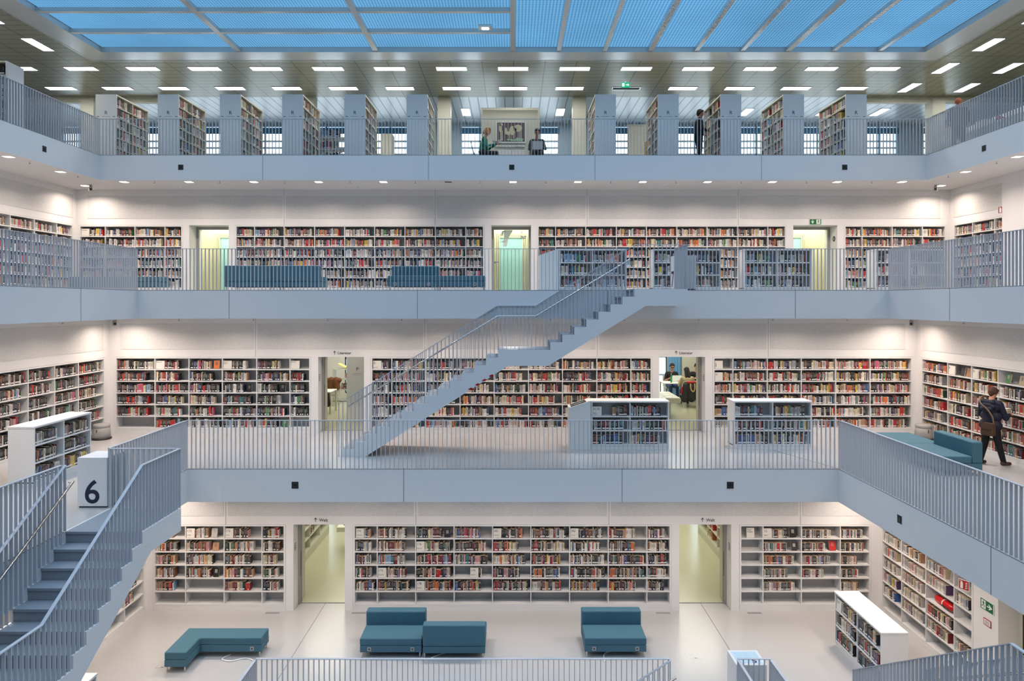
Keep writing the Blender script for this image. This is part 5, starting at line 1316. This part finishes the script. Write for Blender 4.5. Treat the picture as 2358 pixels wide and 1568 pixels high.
seated('person with long black hair sitting behind the fourth tall shelf', (-6.2, 22.9, Z[8]), -2.2, rgb(205, 200, 195), DK, DK, lambda h, t_: hairof(h, t_, long=.3), tilt=.5)
shell_chair('grey shell chair under the long-haired person behind the fourth tall shelf', (-6.2, 22.9, Z[8]), -2.2)
def standing(label, loc, rz, top, legs, hairk, hcol, skin=SKIN, tilt=.2, bald=False, bag=False):
    hd = (0, .05, 1.62)
    b_ = [((-.09, 0, .95), .12, (.09, 0, .95), .12, 'coat'), ((0, 0, .80), .14, (0, 0, 1.22), .15, 'coat'), ((-.09, 0, .95), .12, (-.09, 0, 1.2), .11, 'coat'), ((.09, 0, .95), .12, (.09, 0, 1.2), .11, 'coat'), ((-.11, 0, 1.32), .11, (.11, 0, 1.32), .11, 'coat'), ((-.17, 0, 1.40), .07, (.17, 0, 1.40), .07, 'coat'), ((0, .02, 1.44), .055, (0, .04, 1.55), .053, 'skin')] + head(hd, tilt=tilt)
    for s in (-1, 1):
        el = (s * .27, .02, 1.10); wr = (s * .24, .22, 1.02)
        b_ += [((s * .19, 0, 1.39), .065, el, .052, 'coat'), (el, .05, wr, .038, 'coat')] + hand(wr, (0, .9, -.2), -s, curl=.4)
        b_ += [((s * .09, 0, .90), .10, (s * .10, .03, .50), .07, 'trousers'), ((s * .10, .03, .50), .068, (s * .11, 0, .09), .05, 'trousers'), ((s * .11, -.02, .05), .045, (s * .12, .15, .04), .036, 'shoe')]
    return person(label, loc, rz, b_, {'coat': top, 'trousers': legs, 'skin': skin, 'shoe': DK, 'eye': EYE, 'lips': LIPS, 'brow': BROW}, hair=hairof(hd, tilt, k=hairk, col=hcol), voxel=.011)
standing('person in a long black coat standing at the third tall shelf past the picture', (5.80, 21.35, Z[8]), -PI / 2, rgb(18, 18, 20), DK, 'hair_dark', rgb(40, 28, 22))
standing('person with reddish hair in black behind the right top railing', (13.15, 20.15, Z[8]), -.4, rgb(28, 30, 36), DK, 'hair_red', rgb(165, 92, 58))

# left Literatur room
tallP = tallshelf('tall cream bookcase with grey-green end lettered P in the left Literatur passage', -5.12, -1, 'P shelf', y0=21.0, L=1.8, letter='', wd=.56)
tallP.location.z = Z[6]
for ch in list(tallP.children):
    if ch.name.startswith('end_panel'): ch.scale = (1, 1, 1.15)
text('P', .15, M['ink'], tallP, (.33, -.002, 1.55), (PI / 2, 0, 0), align='CENTER')
b = MB(); b.box(.18, .46, -.002, .001, 1.46, 1.466); b.box(.2, .44, -.002, .001, 1.42, 1.425); b.obj('lettering', M['ink'], tallP)
for bk in BOOKS:
    if 'P shelf' in bk['lab'][0]: bk['m'] = Matrix.Translation((0, 0, Z[6] - Z[8])) @ bk['m']
t = thing('display_shelf', 'cream display shelf with an open yellow book on top, in the left passage', 'bookcase', (-6.66, 25.2, Z[6]))
for x in (0, 1.0): bx('side_panel', M['cream'], t, x, x + .03, 0, .4, .0, 1.2)
for z in (.05, .45, .82, 1.2): bx('shelf', M['cream'], t, .03, 1.0, 0, .4, z - .03, z)
fill_row(Matrix.Translation((-6.66, 25.2, Z[6])), .3, .95, .03, .451, .33, 'dark', 'middle shelf of display shelf', .9, 0); fill_row(Matrix.Translation((-6.66, 25.2, Z[6])), .45, .95, .03, .821, .33, 'warm', 'upper shelf of display shelf', .9, 0)
t = thing('book', 'open yellow book lying on the display shelf in the left passage', 'book', (-6.5, 25.3, Z[6] + 1.2))
b = MB(); b.prism([(0, .16), (.28, .02), (.56, .20), (.56, .23), (.28, .05), (0, .19)], 0, .35, 'Y'); b.obj('pages', mat('yellow_page', rgb(235, 220, 120), .6), t)
def table(label, x0, x1, y0, y1, k, h=.73, topm='paper'):
    t = thing('table', label, 'table', (x0, y0, Z[k]))
    w, d = x1 - x0, y1 - y0
    bx('tabletop', M[topm], t, 0, w, 0, d, h - .03, h)
    for x in (.01, w - .06):
        for y in (.01, d - .06): bx('leg', M['cream'], t, x, x + .05, y, y + .05, 0, h - .03)
    return t
table('white table at the edge of the left Literatur passage', -7.6, -5.95, 22.3, 23.1, 6)
shell_chair('chair with a brown jacket behind the table in the left passage', (-6.45, 24.2, Z[6]), PI, rgb(150, 150, 140))
t = thing('jacket', 'brown jacket hung over a chair in the left passage', 'jacket', (-6.45, 24.55, Z[6] + .50))
b = MB(); capsule(b, (-.2, 0, .36), .09, (.2, 0, .36), .09); capsule(b, (-.12, 0, .1), .13, (-.08, 0, .36), .12); capsule(b, (.12, 0, .1), .13, (.08, 0, .36), .12); o = b.obj('body', pm('brown_cloth', rgb(110, 66, 32)), t, smooth=True); o.modifiers.new('skin', 'REMESH').voxel_size = .015
t = thing('coat', 'black coat hanging under the table edge in the left passage', 'coat', (-6.1, 22.14, Z[6]))
b = MB(); capsule(b, (-.08, 0, .70), .06, (.10, .02, .68), .05); capsule(b, (-.06, 0, .70), .07, (-.03, .02, .30), .09); capsule(b, (.08, 0, .68), .06, (.10, .02, .34), .08); o = b.obj('body', pm('black_cloth', DK), t, smooth=True); o.modifiers.new('skin', 'REMESH').voxel_size = .015
seated('person in an olive patterned top at the table edge in the left passage', (-6.75, 23.6, Z[6]), PI, rgb(120, 118, 84), DK, DK, lambda h, t_: hairof(h, t_), hands=((-.16, .42, .82), (.16, .42, .82)))
# right Literatur room
table('white reading table with four legs in the right Literatur room', 5.45, 8.2, 24.75, 25.45, 6)
seated('person with glasses in a black top facing out at the reading table', (6.02, 26.0, Z[6]), PI, rgb(22, 22, 26), rgb(50, 80, 130), DK, lambda h, t_: hairof(h, t_), tilt=.3, hands=((-.16, .4, .80), (.16, .4, .80)), sleeve=False, specs=True)
shell_chair('white chair under the person with glasses at the reading table', (6.02, 26.05, Z[6]), PI, rgb(190, 190, 185))
seated('person with long black hair and beige top seen from behind at the table', (6.18, 24.15, Z[6]), 0, rgb(178, 160, 130), rgb(40, 50, 70), DK, lambda h, t_: hairof(h, t_, long=.22), tilt=.3, hands=((-.2, .45, .80), (.2, .45, .80)))
shell_chair('chair hung with a black and red coat at the reading table', (6.18, 24.12, Z[6]), 0, rgb(120, 120, 120))
t = thing('coat', 'black coat with red lining and pale fur trim over a chair back', 'coat', (6.18, 23.70, Z[6]))
b = MB(); capsule(b, (-.18, 0, .84), .07, (.18, 0, .84), .07); capsule(b, (-.20, -.02, .78), .09, (-.24, -.02, .30), .12); capsule(b, (.2, -.02, .78), .09, (.26, -.02, .30), .12); capsule(b, (0, -.02, .7), .13, (0, -.02, .34), .15); o = b.obj('body', pm('black_cloth', DK), t, smooth=True); o.modifiers.new('skin', 'REMESH').voxel_size = .015
b = MB(); capsule(b, (-.12, -.03, .88), .05, (.12, -.03, .88), .05); capsule(b, (-.32, -.03, .72), .035, (-.34, -.03, .5), .035); b.obj('lining', M['red'], t, smooth=True)
b = MB(); b.tube(curve_pts([(-.06, -.15, .85), (-.05, -.18, .66), (.03, -.18, .58), (.08, -.18, .68), (.08, -.15, .85)]), .022, 8); b.obj('fur_trim', pm('fur', rgb(190, 160, 110)), t, smooth=True)
seated('person in black half hidden by the right jamb of the reading room', (6.95, 26.0, Z[6]), PI, rgb(16, 16, 18), DK, DK, lambda h, t_: hairof(h, t_), hands=((-.16, .4, .80), (.16, .4, .80)))
t = thing('bottle', 'green drinks bottle on the reading table', 'bottle', (5.78, 24.95, Z[6] + .73))
b = MB(); b.lathe([(.03, 0), (.036, .02), (.036, .20), (.014, .27), (.014, .30)], 0, 0, 0, 14); b.obj('body', mat('green_bottle', rgb(60, 150, 95), .15), t, smooth=True); b = MB(); b.lathe([(.016, .30), (.016, .325)], 0, 0, 0, 12); b.obj('cap', M['white'], t)
t = thing('laptop', 'white laptop open before the person with glasses', 'laptop', (6.05, 25.25, Z[6] + .73), 0)
bx('keyboard_base', M['white'], t, -.17, .17, 0, .22, 0, .015); o = bx('display', M['white'], t, -.17, .17, -.012, 0, 0, .22); o.location = (0, .0, .015); o.rotation_euler = (.2, 0, 0)
t = thing('display_table', 'cream display table spread with papers inside the right Literatur room', 'table', (3.9, 21.35, Z[6]))
bx('tabletop', M['cream'], t, 0, 1.34, 0, 1.6, .50, .66, bevel=.004); bx('pedestal', M['cream'], t, .2, 1.1, .3, 1.5, 0, .50)
for i in range(9):
    q = MB(); q.box(0, .21, 0, .29, 0, .006); o = q.obj('leaflet', M['paper'] if i % 3 else M['card']); o.location = (4.02 + (i % 3) * .40, 21.45 + (i // 3) * .48, Z[6] + .661); o.rotation_euler = (0, 0, R.uniform(-.4, .4))
    tag(o, 'loose %s leaflet, %s in the %s row on the display table' % ('white' if i % 3 else 'cream', ORD[i % 3], ('front', 'middle', 'rear')[i // 3]), 'leaflet', 'leaflets on the display table')
# Welt rooms: side bookcases and display tables
def sidecase(label, x, y1, side, k):
    """case on the room's side wall seen from the passage"""
    t = thing('bookcase', label, 'bookcase', (x, y1, Z[k]), PI / 2 if side < 0 else -PI / 2)
    L = 4.2
    # local u runs along +Y (left) or -Y (right)
    a, b_ = (-L, 0) if side < 0 else (0, L)
    bx('back_panel', M['cream'], t, a, b_, -.02, 0, .0, 2.2)
    for r in range(7): bx('shelf', M['cream'], t, a, b_, -.32, -.02, .28 + r * .32 - .03, .28 + r * .32)
    bx('plinth', M['cream'], t, a, b_, -.33, -.02, 0, .25)
    n = 4
    for i in range(n + 1): u = a + (b_ - a) * i / n; bx('divider', M['cream'], t, u - .012, u + .012, -.325, -.02, .25, 2.2)
    mw = Matrix.Translation((x, y1, Z[k])) @ Matrix.Rotation(PI / 2 if side < 0 else -PI / 2, 4, 'Z')
    for i in range(n):
        for r in range(0, 6):
            if R.random() < .75 and (r > 0 or i == 1): fill_row(mw, a + (b_ - a) * i / n + .012, a + (b_ - a) * (i + 1) / n - .012, -.30, .281 + r * .32, .29, 'warm', '%s shelf of a passage case' % ORD[r], R.uniform(.3, .6), 0)
sidecase('cream bookcase on the left wall inside the left yellow room', -6.42, 22.6, -1, 5)
sidecase('cream bookcase on the right wall inside the right yellow room', 6.45, 22.6, 1, 5)
t = thing('display_table', 'grey-cream display table with books inside the left yellow room', 'table', (-5.35, 20.7, Z[5]))
bx('tabletop', M['cream'], t, 0, 1.3, 0, .8, .66, .80); bx('pedestal', M['panelgrey'], t, .25, 1.2, .1, .7, 0, .66)
for i, (cn, dx, dy) in enumerate((('orange', .12, .36), ('blue', .16, .17), ('green', .52, .02), ('white', .48, .24))):
    t = thing('book', '%s book lying flat on the display table of the left yellow room' % cn, 'book', (-5.35 + dx, 20.72 + dy, Z[5] + .80), .1 * i)
    bx('pages', M['pages'], t, .004, .196, .004, .136, .003, .022); b = MB(); b.box(0, .2, 0, .14, 0, .003); b.box(0, .2, 0, .14, .022, .025); b.box(0, .003, 0, .14, .003, .022); b.obj('cover', pm('cover_' + cn, tuple(lin(c) for c in PAL[cn]) + (1,), .5), t)

# ------------------------------------------------------------------ the books themselves
BV = [(0, 0, 0), (1, 0, 0), (1, 1, 0), (0, 1, 0), (0, 0, 1), (1, 0, 1), (1, 1, 1), (0, 1, 1), (0, 0, .10), (1, 0, .10), (1, 0, .24), (0, 0, .24), (.28, -.008, .44), (.72, -.008, .44), (.72, -.008, .84), (.28, -.008, .84)]
BF = [(0, 3, 2, 1), (4, 5, 6, 7), (1, 2, 6, 5, 10, 9), (2, 3, 7, 6), (3, 0, 8, 11, 4, 7), (0, 1, 9, 8), (8, 9, 10, 11), (11, 10, 5, 4), (12, 13, 14, 15)]
ub = D.meshes.new('book'); ub.from_pydata(BV, [], BF); ub.update()
for m in (M['bookobj'], M['pages'], M['sticker'], M['title']): ub.materials.append(m)
ub.polygons.foreach_set('material_index', [0, 1, 0, 1, 0, 0, 2, 0, 3])
fb = ub.copy(); fb.name = 'book_facing'; fb.polygons.foreach_set('material_index', [0, 1, 1, 0, 1, 0, 0, 0, 3])
def px(p): return (VX + F * p.x / p.y, VY - F * p.z / p.y)
def barea(bk):
    m = bk['m']; q = [m @ Vector((x, 0, z)) for x, z in ((0, 0), (bk['w'], 0), (bk['w'], bk['h']), (0, bk['h']))]
    if min(v.y for v in q) < 2: return 0
    n = (q[1] - q[0]).cross(q[3] - q[0])
    if n.dot(q[0]) > 0: return 0
    s = [px(v) for v in q]; cx, cy = sum(a for a, _ in s) / 4, sum(b for _, b in s) / 4
    if not (4 < cx < 2354 and 4 < cy < 1556): return 0
    return abs(sum(s[i][0] * s[(i + 1) % 4][1] - s[(i + 1) % 4][0] * s[i][1] for i in range(4))) / 2
def blocked(bk):
    p = bk['m'] @ Vector((bk['w'] / 2, 0, bk['h'] / 2)); x, y = px(p)
    z5 = p.z < Z[6] - SL
    if z5 and x < 440 and y < 1568 and y > 1060 + (x - 440) * -1.2 * 0: return x < 425
    return False
BOOKS = [b for b in BOOKS if not (b['m'].translation.x < -8.5 and b['m'].translation.z < Z[6] - SL and b['m'].translation.y < 15.5)]
rank = sorted((b for b in BOOKS if not blocked(b)), key=barea, reverse=True)
TOP = rank[:288]; topset = {id(b) for b in TOP}
def words(lab, cn):
    row, kind, i = lab
    if kind == 'face': return '%s book face-out, %s' % (cn, row)
    return '%s book, %s along %s' % (cn, ordn(i), row)
for b in TOP:
    o = D.objects.new('book', fb if b['lab'][1] == 'face' else ub); C.objects.link(o)
    o.matrix_world = b['m'] @ Matrix.Diagonal((b['w'], b['d'], b['h'], 1)); o.color = b['col']
    lb = words(b['lab'], b['c'])
    if len(lb.split()) > 16: lb = lb.replace(' bay of ', ' of ')
    tag(o, lb, 'book', 'books on the shelves')
rest = [b for b in BOOKS if id(b) not in topset]
vs, fs, cl, mi = [], [], [], []
wh = (.75, .75, .73, 1)
for b in rest:
    m = b['m'] @ Matrix.Diagonal((b['w'], b['d'], b['h'], 1)); k = len(vs); vs += [tuple(m @ Vector(v)) for v in BV]
    face = b['lab'][1] == 'face'; st = R.random() < .62; L_ = sum(b['col'][:3]) / 3; tq = R.random(); tt = ((.12, .11, .11) if L_ > .16 else (.40, .38, .34)); tc = tuple(a * tq + c_ * (1 - tq) for a, c_ in zip(tt, b['col'])) + (1,)
    for j, f in enumerate(BF):
        fs.append(tuple(i + k for i in f))
        pg = j in ((1, 2, 4) if face else (1, 3))
        if j == 8: cl += tc; continue
        cl += PAGES if pg else (wh if (j == 6 and not face and st) else b['col'])
me = D.meshes.new('shelved_books'); me.from_pydata(vs, [], fs); me.update(); me.materials.append(M['bookatt'])
at = me.attributes.new('col', 'FLOAT_COLOR', 'FACE'); at.data.foreach_set('color', cl)
o = put('shelved_books', me); tag(o, 'thousands of mixed books standing on the white shelves of all galleries', 'books', kind='stuff')
print('BOOKS', len(BOOKS), 'individual', len(TOP), 'min area', barea(TOP[-1]))

# ------------------------------------------------------------------ light
def area(name, loc, sx, sy, power, col, spread=PI, shape='RECTANGLE', rot=(0, 0, 0)):
    l = D.lights.new(name, 'AREA'); l.shape = shape; l.size = sx
    if shape == 'RECTANGLE': l.size_y = sy
    l.energy = power; l.color = col; l.spread = spread
    o = D.objects.new(name, l); C.objects.link(o); o.location = loc; o.rotation_euler = rot; return o
for qx in (-1, 1):
    for qy in (-1, 1):
        area('skylight_fill_lamp', (qx * SK / 2, CY + qy * SK / 2, CEIL - .045), SK - .3, SK - .3, SKYP, (.68, .83, 1.0), math.radians(128))  # unseen lamps added below the panes to strengthen the skylight's daylight
for x, y, z, k in DL: area('downlight_lamp', (x, y, z), .2, .2, DLP[k], (1.0, .825, .70), math.radians(148), 'DISK')
for x, y, z, sx, sy, p in RL: area('room_lamp', (x, y, z), sx, sy, p, (1.0, .975, .83), PI)
w = D.worlds.new('World'); bpy.context.scene.world = w; w.use_nodes = True
bg = w.node_tree.nodes['Background']; bg.inputs[0].default_value = (.80, .90, 1.0, 1); bg.inputs[1].default_value = 3.2

# ------------------------------------------------------------------ camera
cam = D.cameras.new('Camera'); co = D.objects.new('Camera', cam); C.objects.link(co)
co.location = (0, 0, 0); co.rotation_euler = (PI / 2, 0, 0)
cam.sensor_fit = 'HORIZONTAL'; cam.sensor_width = 36.0; cam.lens = 36.0 * F / 2358
cam.shift_x = -(VX - 1179) / 2358; cam.shift_y = -(784 - VY) / 2358
cam.clip_start = .05; cam.clip_end = 200
sc = bpy.context.scene; sc.camera = co
sc.view_settings.view_transform = 'Standard'; sc.view_settings.look = 'None'; sc.view_settings.gamma = 1.0; sc.view_settings.exposure = EXPO; sc.view_settings.use_curve_mapping = False
sc.cycles.max_bounces = 6; sc.cycles.diffuse_bounces = 3; sc.cycles.glossy_bounces = 3; sc.cycles.transparent_max_bounces = 8; sc.cycles.sample_clamp_indirect = 4.0
sc.cycles.caustics_reflective = False; sc.cycles.caustics_refractive = False
